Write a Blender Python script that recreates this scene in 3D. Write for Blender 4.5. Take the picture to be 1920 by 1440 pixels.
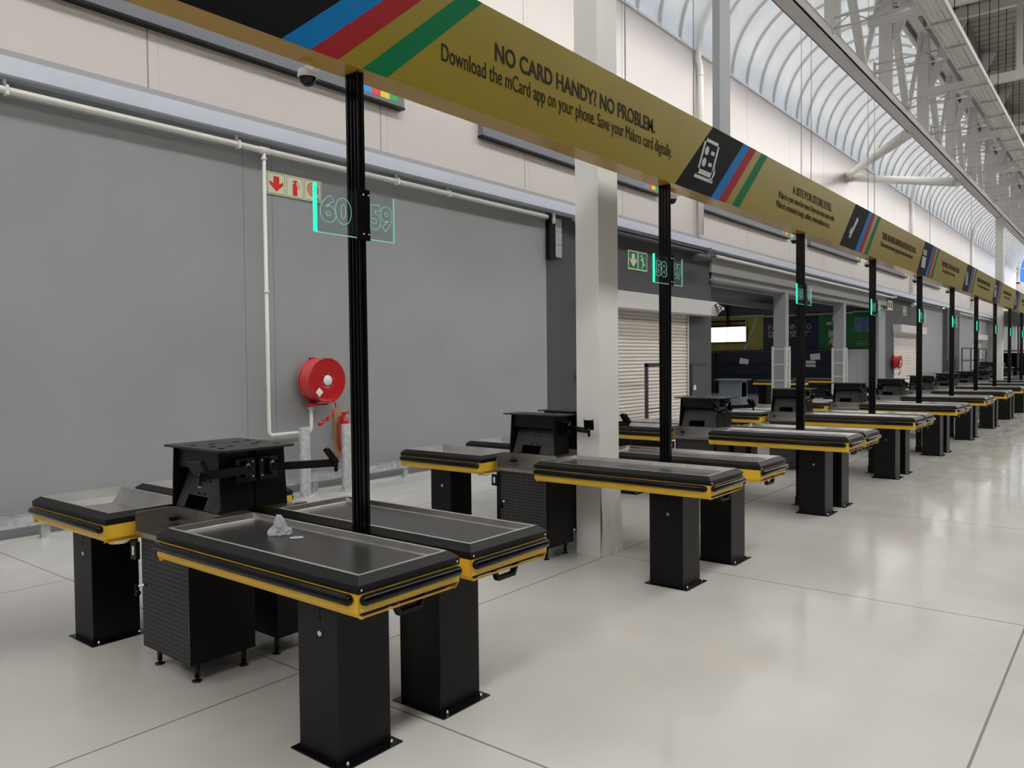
import bpy, bmesh, math, random
from mathutils import Vector, Matrix, Euler
random.seed(7)
PI = math.pi
for o in list(bpy.data.objects): bpy.data.objects.remove(o)
scene = bpy.context.scene
C = scene.collection
# ---------------------------------------------------------------- camera
cd = bpy.data.cameras.new('camera'); cam = bpy.data.objects.new('camera', cd); C.objects.link(cam)
FPX, YAW, PITCH, ROLL = 1460.6, 0.675332, -0.029845, -0.010167
cd.sensor_fit = 'HORIZONTAL'; cd.sensor_width = 36.0; cd.lens = FPX/1920*36.0
cd.clip_start = 0.05; cd.clip_end = 500
fw = Vector((math.cos(YAW)*math.cos(PITCH), math.sin(YAW)*math.cos(PITCH), math.sin(PITCH)))
r0 = fw.cross(Vector((0, 0, 1))).normalized(); u0 = r0.cross(fw)
r1 = math.cos(ROLL)*r0 + math.sin(ROLL)*u0; u1 = -math.sin(ROLL)*r0 + math.cos(ROLL)*u0
M = Matrix.Identity(4)
for i in range(3): M[i][0] = r1[i]; M[i][1] = u1[i]; M[i][2] = -fw[i]
M.translation = Vector((0, 0, 1.7)); cam.matrix_world = M
scene.camera = cam
# ---------------------------------------------------------------- view and world
vs = scene.view_settings
vs.view_transform = 'Standard'; vs.look = 'None'; vs.gamma = 1; vs.use_curve_mapping = False; vs.exposure = 0.15
w = bpy.data.worlds.new('sky'); scene.world = w; w.use_nodes = True
nt = w.node_tree; nt.nodes.clear()
tc = nt.nodes.new('ShaderNodeTexCoord'); sp = nt.nodes.new('ShaderNodeSeparateXYZ')
rp = nt.nodes.new('ShaderNodeValToRGB'); bg = nt.nodes.new('ShaderNodeBackground'); ow = nt.nodes.new('ShaderNodeOutputWorld')
nt.links.new(tc.outputs['Generated'], sp.inputs[0]); nt.links.new(sp.outputs['Z'], rp.inputs[0])
nt.links.new(rp.outputs[0], bg.inputs[0]); nt.links.new(bg.outputs[0], ow.inputs[0])
rp.color_ramp.elements[0].position = 0.13; rp.color_ramp.elements[0].color = (0.009, 0.028, 0.08, 1)
rp.color_ramp.elements[1].position = 0.17; rp.color_ramp.elements[1].color = (1.0, 0.985, 0.96, 1)
bg.inputs[1].default_value = 10.5
# ---------------------------------------------------------------- materials
def lin(c):
    return tuple((v/12.92 if v <= .04045 else ((v+.055)/1.055)**2.4) for v in c)
def srgb(r, g, b): return lin((r/255, g/255, b/255))
MATS = {}
def mat(name, col, rough=.5, metal=0., var=.0, scale=3., bump=0., bscale=40., spec=.5, emit=0., trans=0.):
    m = bpy.data.materials.new(name); m.use_nodes = True; MATS[name] = m
    n = m.node_tree; b = n.nodes['Principled BSDF']
    b.inputs['Base Color'].default_value = (*col, 1); b.inputs['Roughness'].default_value = rough
    b.inputs['Metallic'].default_value = metal; b.inputs['Specular IOR Level'].default_value = spec
    if emit:
        b.inputs['Emission Color'].default_value = (*col, 1); b.inputs['Emission Strength'].default_value = emit
    if trans: b.inputs['Transmission Weight'].default_value = trans
    t = n.nodes.new('ShaderNodeTexCoord')
    if var:
        nz = n.nodes.new('ShaderNodeTexNoise'); nz.inputs['Scale'].default_value = scale; nz.inputs['Detail'].default_value = 5
        n.links.new(t.outputs['Object'], nz.inputs['Vector'])
        mr = n.nodes.new('ShaderNodeMapRange'); mr.inputs[1].default_value = .3; mr.inputs[2].default_value = .7
        mr.inputs[3].default_value = 1-var; mr.inputs[4].default_value = 1+var
        n.links.new(nz.outputs[0], mr.inputs[0])
        mx = n.nodes.new('ShaderNodeVectorMath'); mx.operation = 'SCALE'; mx.inputs[0].default_value = col
        n.links.new(mr.outputs[0], mx.inputs['Scale']); n.links.new(mx.outputs[0], b.inputs['Base Color'])
    if bump:
        nb = n.nodes.new('ShaderNodeTexNoise'); nb.inputs['Scale'].default_value = bscale; nb.inputs['Detail'].default_value = 3
        n.links.new(t.outputs['Object'], nb.inputs['Vector'])
        bp = n.nodes.new('ShaderNodeBump'); bp.inputs['Strength'].default_value = bump; bp.inputs['Distance'].default_value = .01
        n.links.new(nb.outputs[0], bp.inputs['Height']); n.links.new(bp.outputs[0], b.inputs['Normal'])
    return m
def math_node(n, op, a, b=None, clamp=False):
    x = n.nodes.new('ShaderNodeMath'); x.operation = op; x.use_clamp = clamp
    for i, v in enumerate((a, b)):
        if v is None: continue
        if isinstance(v, (int, float)): x.inputs[i].default_value = v
        else: n.links.new(v, x.inputs[i])
    return x.outputs[0]
def lines_mask(n, coord, period, offset, width):
    """1 on thin joint lines at offset + k*period"""
    a = math_node(n, 'SUBTRACT', coord, offset); a = math_node(n, 'ADD', a, period*100.5)
    a = math_node(n, 'MODULO', a, period); a = math_node(n, 'SUBTRACT', a, period/2); a = math_node(n, 'ABSOLUTE', a)
    return math_node(n, 'LESS_THAN', a, width/2)
def add_lines(m, sets, col=(.05, .05, .05), strength=.6):
    n = m.node_tree; b = n.nodes['Principled BSDF']
    g = n.nodes.new('ShaderNodeNewGeometry'); s = n.nodes.new('ShaderNodeSeparateXYZ'); n.links.new(g.outputs['Position'], s.inputs[0])
    tot = None
    for ax, per, off, wd in sets:
        q = lines_mask(n, s.outputs[ax], per, off, wd); tot = q if tot is None else math_node(n, 'MAXIMUM', tot, q)
    tot = math_node(n, 'MULTIPLY', tot, strength)
    mx = n.nodes.new('ShaderNodeMix'); mx.data_type = 'RGBA'
    n.links.new(tot, mx.inputs[0])
    src = b.inputs['Base Color'].links[0].from_socket if b.inputs['Base Color'].links else None
    if src: n.links.new(src, mx.inputs[6])
    else: mx.inputs[6].default_value = b.inputs['Base Color'].default_value
    mx.inputs[7].default_value = (*col, 1); n.links.new(mx.outputs[2], b.inputs['Base Color'])
black = mat('black powder coat', (.0032, .0032, .0038), .38, spec=.26, bump=.05, bscale=400)
black_gloss = mat('black gloss steel', (.003, .003, .004), .18, spec=.35)
black_pebble = mat('black textured plastic', (.0065, .0065, .0075), .36, spec=.28, bump=.35, bscale=260)
rubber = mat('black bumper rubber', (.003, .003, .004), .15, spec=.22)
plate_m = mat('black satin plate', (.022, .022, .023), .35, spec=.4)
panel_m = mat('charcoal satin panel', (.030, .031, .033), .45, spec=.3)
belt_m = mat('belt rubber', (.034, .034, .033), .26, var=.08, scale=6)
steel_lip = mat('brightened satin stainless lip', (.72, .70, .67), .5, metal=1.)  # lighter steel copy, painting the bright reflection along the lips
steel_w = mat('darkened stainless steel', (.40, .385, .37), .32, metal=1., var=.12, scale=9)  # darker steel copy, painting the dark reflection on rim slopes; wells share it
steel = mat('brushed stainless steel', (.54, .525, .50), .36, metal=1., var=.10, scale=9)
steel_d = mat('brushed tray steel', (.50, .48, .47), .34, metal=1., var=.12, scale=5)
yellow = mat('yellow powder coat', (.86, .53, .04), .35)
zinc = mat('zinc screw', (.75, .75, .75), .25, metal=1.)
galv = mat('galvanised steel', (.52, .55, .56), .5, metal=.45, var=.2, scale=14)
chrome = mat('chrome', (.8, .8, .8), .12, metal=1.)
floor_m = mat('polished concrete', (.60, .585, .55), .17, var=.085, scale=.9, spec=.55)
add_lines(floor_m, [(0, 3.22, 2.58, .012), (1, 3.04, 3.563, .012)], (.14, .13, .12), .75)
def floor_extra():
    n = floor_m.node_tree; b = n.nodes['Principled BSDF']; t = n.nodes.new('ShaderNodeTexCoord')
    z = n.nodes.new('ShaderNodeTexNoise'); z.inputs['Scale'].default_value = 2.2; z.inputs['Detail'].default_value = 6
    mp = n.nodes.new('ShaderNodeMapping'); mp.inputs['Scale'].default_value = (1, 2.5, 1)
    n.links.new(t.outputs['Object'], mp.inputs[0]); n.links.new(mp.outputs[0], z.inputs['Vector'])
    r = n.nodes.new('ShaderNodeMapRange'); r.inputs[1].default_value = .35; r.inputs[2].default_value = .65; r.inputs[3].default_value = .08; r.inputs[4].default_value = .20
    n.links.new(z.outputs[0], r.inputs[0]); n.links.new(r.outputs[0], b.inputs['Roughness'])
floor_extra()
wall_grey = mat('painted grey plaster', srgb(155, 158, 160), .6, var=.05, scale=.8, bump=.15, bscale=5)
add_lines(wall_grey, [(0, 40, 5.45, .008), (0, 40, 5.86, .008)], (.06, .06, .06), .6)
wall_dark = mat('painted charcoal plaster', srgb(74, 76, 79), .6, var=.05, scale=.8)
add_lines(wall_dark, [(0, 1.25, 12.35, .008)], (.03, .03, .03), .6)
cream = mat('cream insulated panel', srgb(201, 194, 188), .35, var=.015, scale=.5)
add_lines(cream, [(0, 3.4, 14.5, .02)], (.12, .12, .12), .7)
add_lines(cream, [(0, 3.4, 14.62, .008)], (.12, .12, .12), .3)
white_paint = mat('white paint', srgb(222, 222, 222), .4, var=.02)
offwhite = mat('off white steel paint', srgb(206, 204, 202), .45)
lilac = mat('pale lilac steel paint', srgb(205, 210, 224), .45, var=.03)
steel_grey = mat('grey steel paint', srgb(150, 152, 156), .5)
beam_grey = mat('light grey beam paint', srgb(158, 158, 158), .5)
pipe_w = mat('white pipe', srgb(232, 231, 224), .35)
plaster_col = mat('white column plaster', srgb(226, 225, 222), .45, var=.025, scale=1.5)
roof_m = mat('grey roof sheet', srgb(150, 143, 136), .6, var=.05)
add_lines(roof_m, [(0, .34, 0, .09)], (.09, .085, .08), .6)
shut_m = mat('cream shutter', srgb(222, 214, 207), .4)
red = mat('red enamel', (.50, .018, .022), .25)
red_hose = mat('red hose rubber', (.62, .06, .06), .4)
wood = mat('timber backing board', (.55, .33, .16), .6)
white = mat('white plastic', (.8, .8, .8), .4)
clear = mat('white label', (.85, .83, .83), .5)
glow_sign = mat('photoluminescent sign', srgb(226, 230, 200), .5)
sign_red = mat('sign red', (.75, .03, .02), .5)
sign_green = mat('sign green', (.0, .22, .09), .5)
ban_y = mat('banner yellow', (.170, .128, .005), .35, spec=.14, var=.03, scale=2)
ban_k = mat('banner black', (.003, .003, .004), .6, spec=.05)
ban_b = mat('banner blue', (.0, .11, .29), .55, spec=.06)
ban_r = mat('banner red', (.21, .010, .013), .55, spec=.06)
ban_g = mat('banner green', (.0, .10, .034), .55, spec=.06)
ban_t = mat('banner text black', (.006, .005, .004), .5, spec=.08)
ban_i = mat('banner icon grey', (.30, .30, .30), .4)
soffit_m = mat('yellow gloss soffit', (.40, .235, .03), .14)
fascia_m = mat('fascia slate', srgb(110, 112, 120), .4)
fb = mat('fascia blue', (.02, .30, .75), .4); fr = mat('fascia red', (.75, .05, .05), .4)
fy = mat('fascia yellow', (.85, .62, .04), .4); fg = mat('fascia green', (.02, .38, .12), .4)
navy = mat('navy shelving', (.006, .009, .022), .5)
darkvoid = mat('dark interior', (.0015, .0015, .002), .8, spec=.0)
dim_grey = mat('shop interior grey', srgb(96, 98, 104), .7, var=.05)
block = mat('painted blockwork', srgb(196, 198, 200), .6)
add_lines(block, [(2, .22, 0, .012), (1, .4, 0, .012)], (.3, .3, .3), .6)
screen_m = mat('lit screen', (.93, .98, 1.0), .4, emit=1.6)
led = mat('green lit acrylic edge', (.02, .85, .42), .4, emit=.95)
etch = mat('green lit engraving', (.22, .62, .50), .4, emit=.35)
p_green = mat('garden poster green', (.01, .20, .06), .5); p_navy = mat('garden poster navy', (.010, .018, .050), .5)
p_yel = mat('poster yellow', (.42, .36, .06), .5, var=.15, scale=3); p_sky = mat('poster sky', (.16, .28, .48), .5, var=.3, scale=4)
p_blk = mat('poster black', (.01, .01, .01), .5); p_or = mat('poster orange', (.45, .13, .03), .5); p_lg = mat('poster grass', (.08, .20, .03), .5)
p_pale = mat('poster pale', (.55, .55, .48), .5, var=.25, scale=8)
kiosk_m = mat('grey laminate', srgb(128, 134, 142), .4)
glass_frame = mat('dark grey frame', srgb(58, 58, 60), .5)
kick = mat('white kerb paint', srgb(235, 235, 232), .5)
bag_m = mat('clear plastic bag', (.80, .80, .82), .18)
bag_m.node_tree.nodes['Principled BSDF'].inputs['Transmission Weight'].default_value = .55
bag_m.node_tree.nodes['Principled BSDF'].inputs['IOR'].default_value = 1.25
def make_acrylic():
    m = bpy.data.materials.new('clear acrylic'); m.use_nodes = True; n = m.node_tree; n.nodes.clear()
    o = n.nodes.new('ShaderNodeOutputMaterial'); a = n.nodes.new('ShaderNodeBsdfTransparent'); a.inputs[0].default_value = (.93, .96, .96, 1)
    g = n.nodes.new('ShaderNodeBsdfGlossy'); g.inputs['Roughness'].default_value = .1; g.inputs['Color'].default_value = (.8, .95, .92, 1)
    x = n.nodes.new('ShaderNodeMixShader'); x.inputs[0].default_value = .10
    n.links.new(a.outputs[0], x.inputs[1]); n.links.new(g.outputs[0], x.inputs[2]); n.links.new(x.outputs[0], o.inputs[0])
    return m
acrylic = make_acrylic()
vault_m = mat('white vault sheet', srgb(224, 231, 236), .42, var=.09, scale=.8)
def vault_glow():  # translucency added to an opaque sheet, to brighten it and fill the hall
    n = vault_m.node_tree; b = n.nodes['Principled BSDF']; o = n.nodes['Material Output']
    t = n.nodes.new('ShaderNodeBsdfTranslucent'); t.inputs[0].default_value = (.015, .0165, .018, 1)
    a = n.nodes.new('ShaderNodeAddShader'); n.links.new(b.outputs[0], a.inputs[0]); n.links.new(t.outputs[0], a.inputs[1]); n.links.new(a.outputs[0], o.inputs[0])
vault_glow()
def make_perf():
    m = mat('perforated black steel', (.045, .045, .047), .5, spec=.3); n = m.node_tree; b = n.nodes['Principled BSDF']
    t = n.nodes.new('ShaderNodeTexCoord'); s = n.nodes.new('ShaderNodeSeparateXYZ'); n.links.new(t.outputs['Object'], s.inputs[0])
    P = .026
    def cell(c):
        a = math_node(n, 'ADD', c, P*1000); a = math_node(n, 'MODULO', a, P); a = math_node(n, 'SUBTRACT', a, P/2); return math_node(n, 'MULTIPLY', a, a)
    q = math_node(n, 'ADD', cell(s.outputs[1]), cell(s.outputs[2])); q = math_node(n, 'LESS_THAN', q, .0080**2)
    mx = n.nodes.new('ShaderNodeMix'); mx.data_type = 'RGBA'; n.links.new(q, mx.inputs[0])
    mx.inputs[6].default_value = (.045, .045, .047, 1); mx.inputs[7].default_value = (.0006, .0006, .0006, 1)
    n.links.new(mx.outputs[2], b.inputs['Base Color'])
    return m
perf = make_perf()
# ---------------------------------------------------------------- geometry helpers
class MB:
    def __init__(s): s.v = []; s.f = []; s.mi = []; s.mats = []; s.sm = []
    def m(s, mt):
        if mt not in s.mats: s.mats.append(mt)
        return s.mats.index(mt)
    def add(s, vs_, fs, mt=None, smooth=False):
        b = len(s.v); s.v += [tuple(v) for v in vs_]
        i = s.m(mt) if mt else 0
        for f in fs: s.f.append([b+k for k in f]); s.mi.append(i); s.sm.append(smooth)
        return s
    def box(s, x0, x1, y0, y1, z0, z1, mt=None):
        vs_ = [(x, y, z) for x in (x0, x1) for y in (y0, y1) for z in (z0, z1)]
        return s.add(vs_, [(0, 1, 3, 2), (4, 6, 7, 5), (0, 4, 5, 1), (2, 3, 7, 6), (0, 2, 6, 4), (1, 5, 7, 3)], mt)
    def prism(s, poly, axis, a, b, mt=None, smooth=False):
        """poly: 2D points in the plane across axis ('x': (y,z), 'y': (x,z), 'z': (x,y))"""
        def P(p, t): return {'x': (t, p[0], p[1]), 'y': (p[0], t, p[1]), 'z': (p[0], p[1], t)}[axis]
        n = len(poly)
        vs_ = [P(p, a) for p in poly]+[P(p, b) for p in poly]
        s.add(vs_, [tuple(range(n)), tuple(range(2*n-1, n-1, -1))], mt)
        return s.add(vs_, [(i, (i+1) % n, n+(i+1) % n, n+i) for i in range(n)], mt, smooth)
    def tube(s, pts, r, mt=None, seg=12, caps=True, radii=None):
        pts = [Vector(p) for p in pts]; rings = []; a = None
        for i, p in enumerate(pts):
            if i == 0: d = pts[1]-p
            elif i == len(pts)-1: d = p-pts[i-1]
            else: d = (pts[i+1]-p).normalized()+(p-pts[i-1]).normalized()
            d.normalize()
            if a is None:
                a = d.cross(Vector((0, 0, 1)))
                if a.length < .05: a = d.cross(Vector((1, 0, 0)))
            else: a = a-d*a.dot(d)
            a.normalize(); b = d.cross(a); rr = radii[i] if radii else r
            rings.append([p+rr*(math.cos(2*PI*k/seg)*a+math.sin(2*PI*k/seg)*b) for k in range(seg)])
        vs_ = [v for rg in rings for v in rg]; fs = []
        for i in range(len(rings)-1):
            for k in range(seg): fs.append((i*seg+k, i*seg+(k+1) % seg, (i+1)*seg+(k+1) % seg, (i+1)*seg+k))
        s.add(vs_, fs, mt, True)
        if caps: s.add(rings[0], [tuple(range(seg))[::-1]], mt); s.add(rings[-1], [tuple(range(seg))], mt)
        return s
    def capsule(s, a, b, r, mt=None, seg=14):
        a, b = Vector(a), Vector(b); d = (b-a).normalized()
        pts, rad = [], []
        for k in range(0, 5):
            t = k/4*PI/2; pts.append(a+d*(r-r*math.cos(PI/2-t)*1)*0+d*(r*(1-math.cos(t)))); rad.append(max(1e-4, r*math.sin(t)))
        pts2 = [b-(p-a) for p in reversed(pts)]; rad2 = list(reversed(rad))
        return s.tube(pts+pts2, r, mt, seg, True, rad+rad2)
    def bar(s, a, b, w_, h, mt=None, up=(0, 0, 1)):
        a, b = Vector(a), Vector(b); d = (b-a).normalized(); sd = d.cross(Vector(up)).normalized(); u = sd.cross(d)
        vs_ = [p+sx*w_/2*sd+sz*h/2*u for p in (a, b) for sx in (-1, 1) for sz in (-1, 1)]
        return s.add(vs_, [(0, 1, 3, 2), (4, 6, 7, 5), (0, 4, 5, 1), (2, 3, 7, 6), (0, 2, 6, 4), (1, 5, 7, 3)], mt)
    def ball(s, c, r, mt=None, seg=8):
        bm = bmesh.new(); bmesh.ops.create_uvsphere(bm, u_segments=seg, v_segments=max(4, seg//2+1), radius=r)
        bm.verts.ensure_lookup_table(); c = Vector(c)
        vs_ = [v.co+c for v in bm.verts]; fs = [tuple(v.index for v in f.verts) for f in bm.faces]; bm.free()
        return s.add(vs_, fs, mt, True)
    def lathe(s, prof, c, axis, mt=None, seg=28):
        """prof: (radius, offset along axis)"""
        ax = {'x': Vector((1, 0, 0)), 'y': Vector((0, 1, 0)), 'z': Vector((0, 0, 1))}[axis]
        a = Vector((0, 0, 1)) if axis != 'z' else Vector((1, 0, 0)); b = ax.cross(a); c = Vector(c)
        vs_ = [c+ax*o+r*(math.cos(2*PI*k/seg)*a+math.sin(2*PI*k/seg)*b) for r, o in prof for k in range(seg)]
        fs = [(i*seg+k, i*seg+(k+1) % seg, (i+1)*seg+(k+1) % seg, (i+1)*seg+k) for i in range(len(prof)-1) for k in range(seg)]
        return s.add(vs_, fs, mt, True)
    def build(s, name, mt=None, parent=None, loc=(0, 0, 0), bevel=0., mirror=None):
        vs_ = s.v
        if mirror is not None: vs_ = [(mirror-x, y, z) for x, y, z in vs_]
        me = bpy.data.meshes.new(name); me.from_pydata(vs_, [], s.f)
        ms = s.mats if s.mats else [mt]
        for q in ms: me.materials.append(q)
        for i, p in enumerate(me.polygons): p.material_index = s.mi[i]; p.use_smooth = s.sm[i]
        bm = bmesh.new(); bm.from_mesh(me); bmesh.ops.remove_doubles(bm, verts=bm.verts, dist=1e-5)
        bmesh.ops.recalc_face_normals(bm, faces=bm.faces); bm.to_mesh(me); bm.free()
        o = bpy.data.objects.new(name, me); C.objects.link(o); o.location = loc
        if parent: o.parent = parent
        if bevel:
            md = o.modifiers.new('edge', 'BEVEL'); md.width = bevel; md.segments = 2; md.limit_method = 'ANGLE'; md.angle_limit = .6
        return o
def empty(name, loc=(0, 0, 0)):
    o = bpy.data.objects.new(name, None); C.objects.link(o); o.location = loc; o.empty_display_size = .1; return o
def tag(o, label, cat, group=None):
    o['label'] = label; o['category'] = cat
    if group: o['group'] = group
    return o
def struct(o, label=None):
    o['kind'] = 'structure'
    if label: o['label'] = label
    return o
def copy_tree(o, parent=None):
    c = o.copy(); C.objects.link(c)
    if parent: c.parent = parent
    for ch in list(o.children): copy_tree(ch, c)
    return c
def text(name, body, mt, parent, loc, rot=(PI/2, 0, 0), size=.1, width=None, bold=0., shear=0., ext=.001, align='LEFT', outline=0.):
    cu = bpy.data.curves.new(name, 'FONT'); cu.body = body; cu.size = size; cu.extrude = ext; cu.offset = bold; cu.shear = shear; cu.align_x = align
    t = bpy.data.objects.new(name+'_curve', cu); C.objects.link(t)
    if outline: cu.fill_mode = 'NONE'; cu.extrude = 0; cu.bevel_depth = outline; cu.bevel_resolution = 1
    dg = bpy.context.evaluated_depsgraph_get(); me = bpy.data.meshes.new_from_object(t.evaluated_get(dg))
    bpy.data.objects.remove(t); me.materials.clear(); me.materials.append(mt)
    if width and len(me.vertices):
        x0 = min(v.co.x for v in me.vertices); x1 = max(v.co.x for v in me.vertices); k = width/(x1-x0)
        for v in me.vertices: v.co.x = (v.co.x-x0)*k
    o = bpy.data.objects.new(name, me); C.objects.link(o); o.location = loc; o.rotation_euler = rot
    if parent: o.parent = parent
    return o
# ================================================================= THE SETTING
W = 8.55                      # plane of the long wall
X0, X1 = -7., 86.
struct(MB().box(X0, X1, -24, 22, -.2, 0).build('floor', floor_m))
# long wall: light grey stretch, charcoal stretch, bay, charcoal, grey
struct(MB().box(X0, 11.72, W, W+.25, 0, 4.6).build('wall_left', wall_grey), 'light grey painted wall behind the fire hose reel')
b = MB(); b.box(11.72, 13.1, W+.04, W+.25, 0, 4.6); b.box(17.6, 18.9, W+.04, W+.25, 0, 4.6); b.box(13.1, 17.6, W+.04, W+.25, 2.8, 4.6)
struct(b.build('wall_charcoal', wall_dark), 'charcoal wall with the roller shutter and exit sign')
b = MB(); b.box(36.7, 38.3, W, W+.25, 0, 4.62); b.box(42.9, 44, W, W+.25, 0, 4.62); b.box(38.3, 42.9, W, W+.25, 2.9, 4.62)
struct(b.build('wall_charcoal_far', wall_dark), 'far charcoal wall with small signs beyond the open bay')
b = MB(); b.box(44, 49.6, W-.02, W+.25, 0, 4.6); b.box(53.5, 60, W, W+.25, 0, 4.6); b.box(64, X1, W, W+.25, 0, 4.6); b.box(60, 64, W, W+.25, 2.9, 4.6)
struct(b.build('wall_grey_far', wall_grey), 'far grey wall past the second shutter')
struct(MB().box(49.6, 53.5, W-.25, W+.2, 0, 4.4).build('wall_pier', wall_dark), 'dark grey pier in the far wall')
struct(MB().box(X0, X1, W+.0, W+.3, 4.63, 9.27).build('wall_upper', cream), 'cream panel wall above the steel beam')
# steel beam on the wall, its top ledge and the shadow gap below
b = MB(); b.box(X0, X1, W-.20, W+.04, 4.60, 4.625); b.box(X0, X1, W-.20, W-.185, 4.47, 4.60); b.box(X0, X1, W-.2, W+.04, 4.455, 4.47)
b.box(X0, X1, W-.03, W+.05, 4.625, 4.745, beam_grey); b.mats = [lilac, beam_grey]; b.mi = [0]*18+[1]*6
struct(b.build('trim_beam', lilac), 'pale steel beam running along the wall')
struct(MB().box(X0, 11.6, W-.12, W-.03, 0, .018).build('trim_kerb', kick), 'white painted strip on the floor at the foot of the wall')
# far end wall with arched window
b = MB()
cy, cz, R = 6.45, 9.25, 2.15
b.box(X1-2, X1-1.8, 2, 22, 0, 8.2); b.box(X1-2, X1-1.8, -24, 2, 0, 10.5)
arc = [(cy+R*1.0*math.cos(t), cz+R*1.25*math.sin(t)) for t in [PI*k/16 for k in range(17)]]
for i in range(16):
    (ya, za), (yb, zb) = arc[i], arc[i+1]
    ya2, za2 = cy+(ya-cy)*.86, cz+(za-cz)*.86; yb2, zb2 = cy+(yb-cy)*.86, cz+(zb-cz)*.86
    b.add([(X1-2, ya, za), (X1-2, yb, zb), (X1-2, yb2, zb2), (X1-2, ya2, za2), (X1-1.8, ya, za), (X1-1.8, yb, zb), (X1-1.8, yb2, zb2), (X1-1.8, ya2, za2)],
          [(0, 1, 2, 3), (7, 6, 5, 4), (0, 4, 5, 1), (2, 6, 7, 3)])
b.box(X1-2, X1-1.8, cy-R*1.0, cy-R*.86, 8.2, 9.3); b.box(X1-2, X1-1.8, cy+R*.86, cy+R*1.02, 8.2, 9.3)
b.box(X1-2, X1-1.8, 4.2, 8.7, 8.2, 8.35)
b.box(X1-2, X1-1.9, 4.2, 8.7, 9.55, 9.6)
struct(b.build('wall_end', white_paint), 'white end wall with an arched window')
# side, back walls out of view and the raised shop ceiling
struct(MB().box(X0, X1, -24.2, -24, 0, 10.5).build('wall_right', roof_m))
b = MB(); b.box(X0-.2, X0, -24, 9, 0, 9.2); struct(b.build('wall_back', cream))
# ---- white sheet vault, light through it added
cyv, czv, Rv = 6.42, 9.25, 2.14
N = 24
def va(t, r=Rv): return (cyv+r*math.cos(t), czv+r*math.sin(t))
b = MB()
ts = [PI*.865*k/N for k in range(N+1)]
vs_ = [(x, *va(t)) for x in (X0, X1-2) for t in ts]
b.add(vs_, [(i, i+1, N+1+i+1, N+1+i) for i in range(N)], vault_m, True)
ribs = struct(b.build('ceiling_vault', vault_m), 'white sheet barrel vault over the wall side, translucency added for brightness')
rib_me = None
k = 0
x = 23.27-1.018*28
while x < X1-2.2:
    if rib_me is None:
        b = MB(); n = 22; pts = [PI*k2/n for k2 in range(n+1)]
        a0 = [(-.03, *va(t, Rv-.005)) for t in pts]+[(.03, *va(t, Rv-.005)) for t in pts]+[(-.03, *va(t, Rv-.06)) for t in pts]+[(.03, *va(t, Rv-.06)) for t in pts]
        m = n+1; fs = []
        for i in range(n): fs += [(2*m+i, 2*m+i+1, 3*m+i+1, 3*m+i), (i, 2*m+i, 2*m+i+1, i+1)[::-1], (m+i, m+i+1, 3*m+i+1, 3*m+i)]
        b.add(a0, fs, offwhite, True)
        o = b.build('rib', offwhite, ribs); rib_me = o.data
    else:
        o = bpy.data.objects.new('rib', rib_me); C.objects.link(o); o.parent = ribs
    o.location = (x, 0, 0); x += 1.018
# sill along wall top
struct(MB().box(X0, X1-2, W-.05, W+.35, 9.24, 9.30).build('trim_sill', white_paint))
# ---- main roof (right of the vault) with an unseen open strip added to light the floor
b = MB()
def roofz(y): return 9.2+(4.28-y)*.01
for y0, y1 in ((-24, -2.5), (-1.0, 4.28)):
    b.add([(X0, y0, roofz(y0)), (X1, y0, roofz(y0)), (X1, y1, roofz(y1)), (X0, y1, roofz(y1))], [(0, 1, 2, 3)])
struct(b.build('ceiling_roof', roof_m), 'grey corrugated roof underside')
b = MB()
for y in (3.9, 3.1, 1.6, .3, -.8, -2.7, -4.2, -5.6): b.box(X0, X1-2, y-.05, y+.05, roofz(y)-.24, roofz(y)-.02)
struct(b.build('ceiling_purlins', roof_m))
# fascia sheet between vault springing and roof
b = MB()
b.add([(X0, 4.28, 9.2), (X1-2, 4.28, 9.2), (X1-2, 4.05, 8.9), (X0, 4.05, 8.9)], [(0, 1, 2, 3)]); b.box(X0, X1-2, 4.0, 4.08, 8.9, 9.2)
struct(b.build('trim_gutter', offwhite), 'gutter sheet at the foot of the vault')
# ---- steel truss over the row
tr = empty('roof_truss', (0, 3.7, 6.45)); tag(tr, 'long grey steel lattice truss carried on the white columns under the roof', 'truss')
def tb(b, name, mt=offwhite):
    o = b.build(name, mt, tr); o.location = (0, -3.7, -6.45); return o
b = MB(); b.box(4, X1-2, 3.6, 3.83, 6.45, 6.47); b.box(4, X1-2, 3.6, 3.615, 6.45, 6.62); b.box(4, X1-2, 3.815, 3.83, 6.45, 6.62); b.box(4, X1-2, 3.6, 3.83, 6.61, 6.63)
tb(b, 'bottom_chord', offwhite)
b = MB(); b.box(4, X1-2, 3.62, 3.8, 8.75, 8.95); tb(b, 'top_chord', offwhite)
nv = 0; x = 6.05
while x < 80:
    b = MB(); b.box(x, x+.09, 3.6, 3.83, 6.62, 8.8); tb(b, 'vertical', offwhite)
    if x < 66:
        b = MB(); b.bar((x+1.75, 3.7, 6.65), (x+.15, 3.7, 8.7), .12, .12); tb(b, 'diagonal', offwhite)
        b = MB(); b.bar((x+1.75, 3.7, 6.65), (x+3.1, 3.7, 8.7), .07, .07); tb(b, 'diagonal', offwhite)
        b = MB(); b.prism([(3.62, 7.6), (3.52, 7.6), (2.75, 9.1), (3.2, 9.2)], 'x', x+.02, x+.08); tb(b, 'fin', offwhite)
    x += 3.28
x = 9.87
while x < 62:
    b = MB()
    for z in (6.62, 6.78):
        b.tube([(x, 3.6, z), (x, 2.55, z)], .016, None, 6)
    for k in range(4): b.tube([(x, 3.6-.26*k, 6.62+.16*(k % 2)), (x, 3.34-.26*k, 6.78-.16*(k % 2))], .010, None, 5)
    b.box(x-.02, x+.02, 3.58, 3.62, 6.55, 6.82)
    tb(b, 'outrigger', offwhite); x += 2.4
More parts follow.
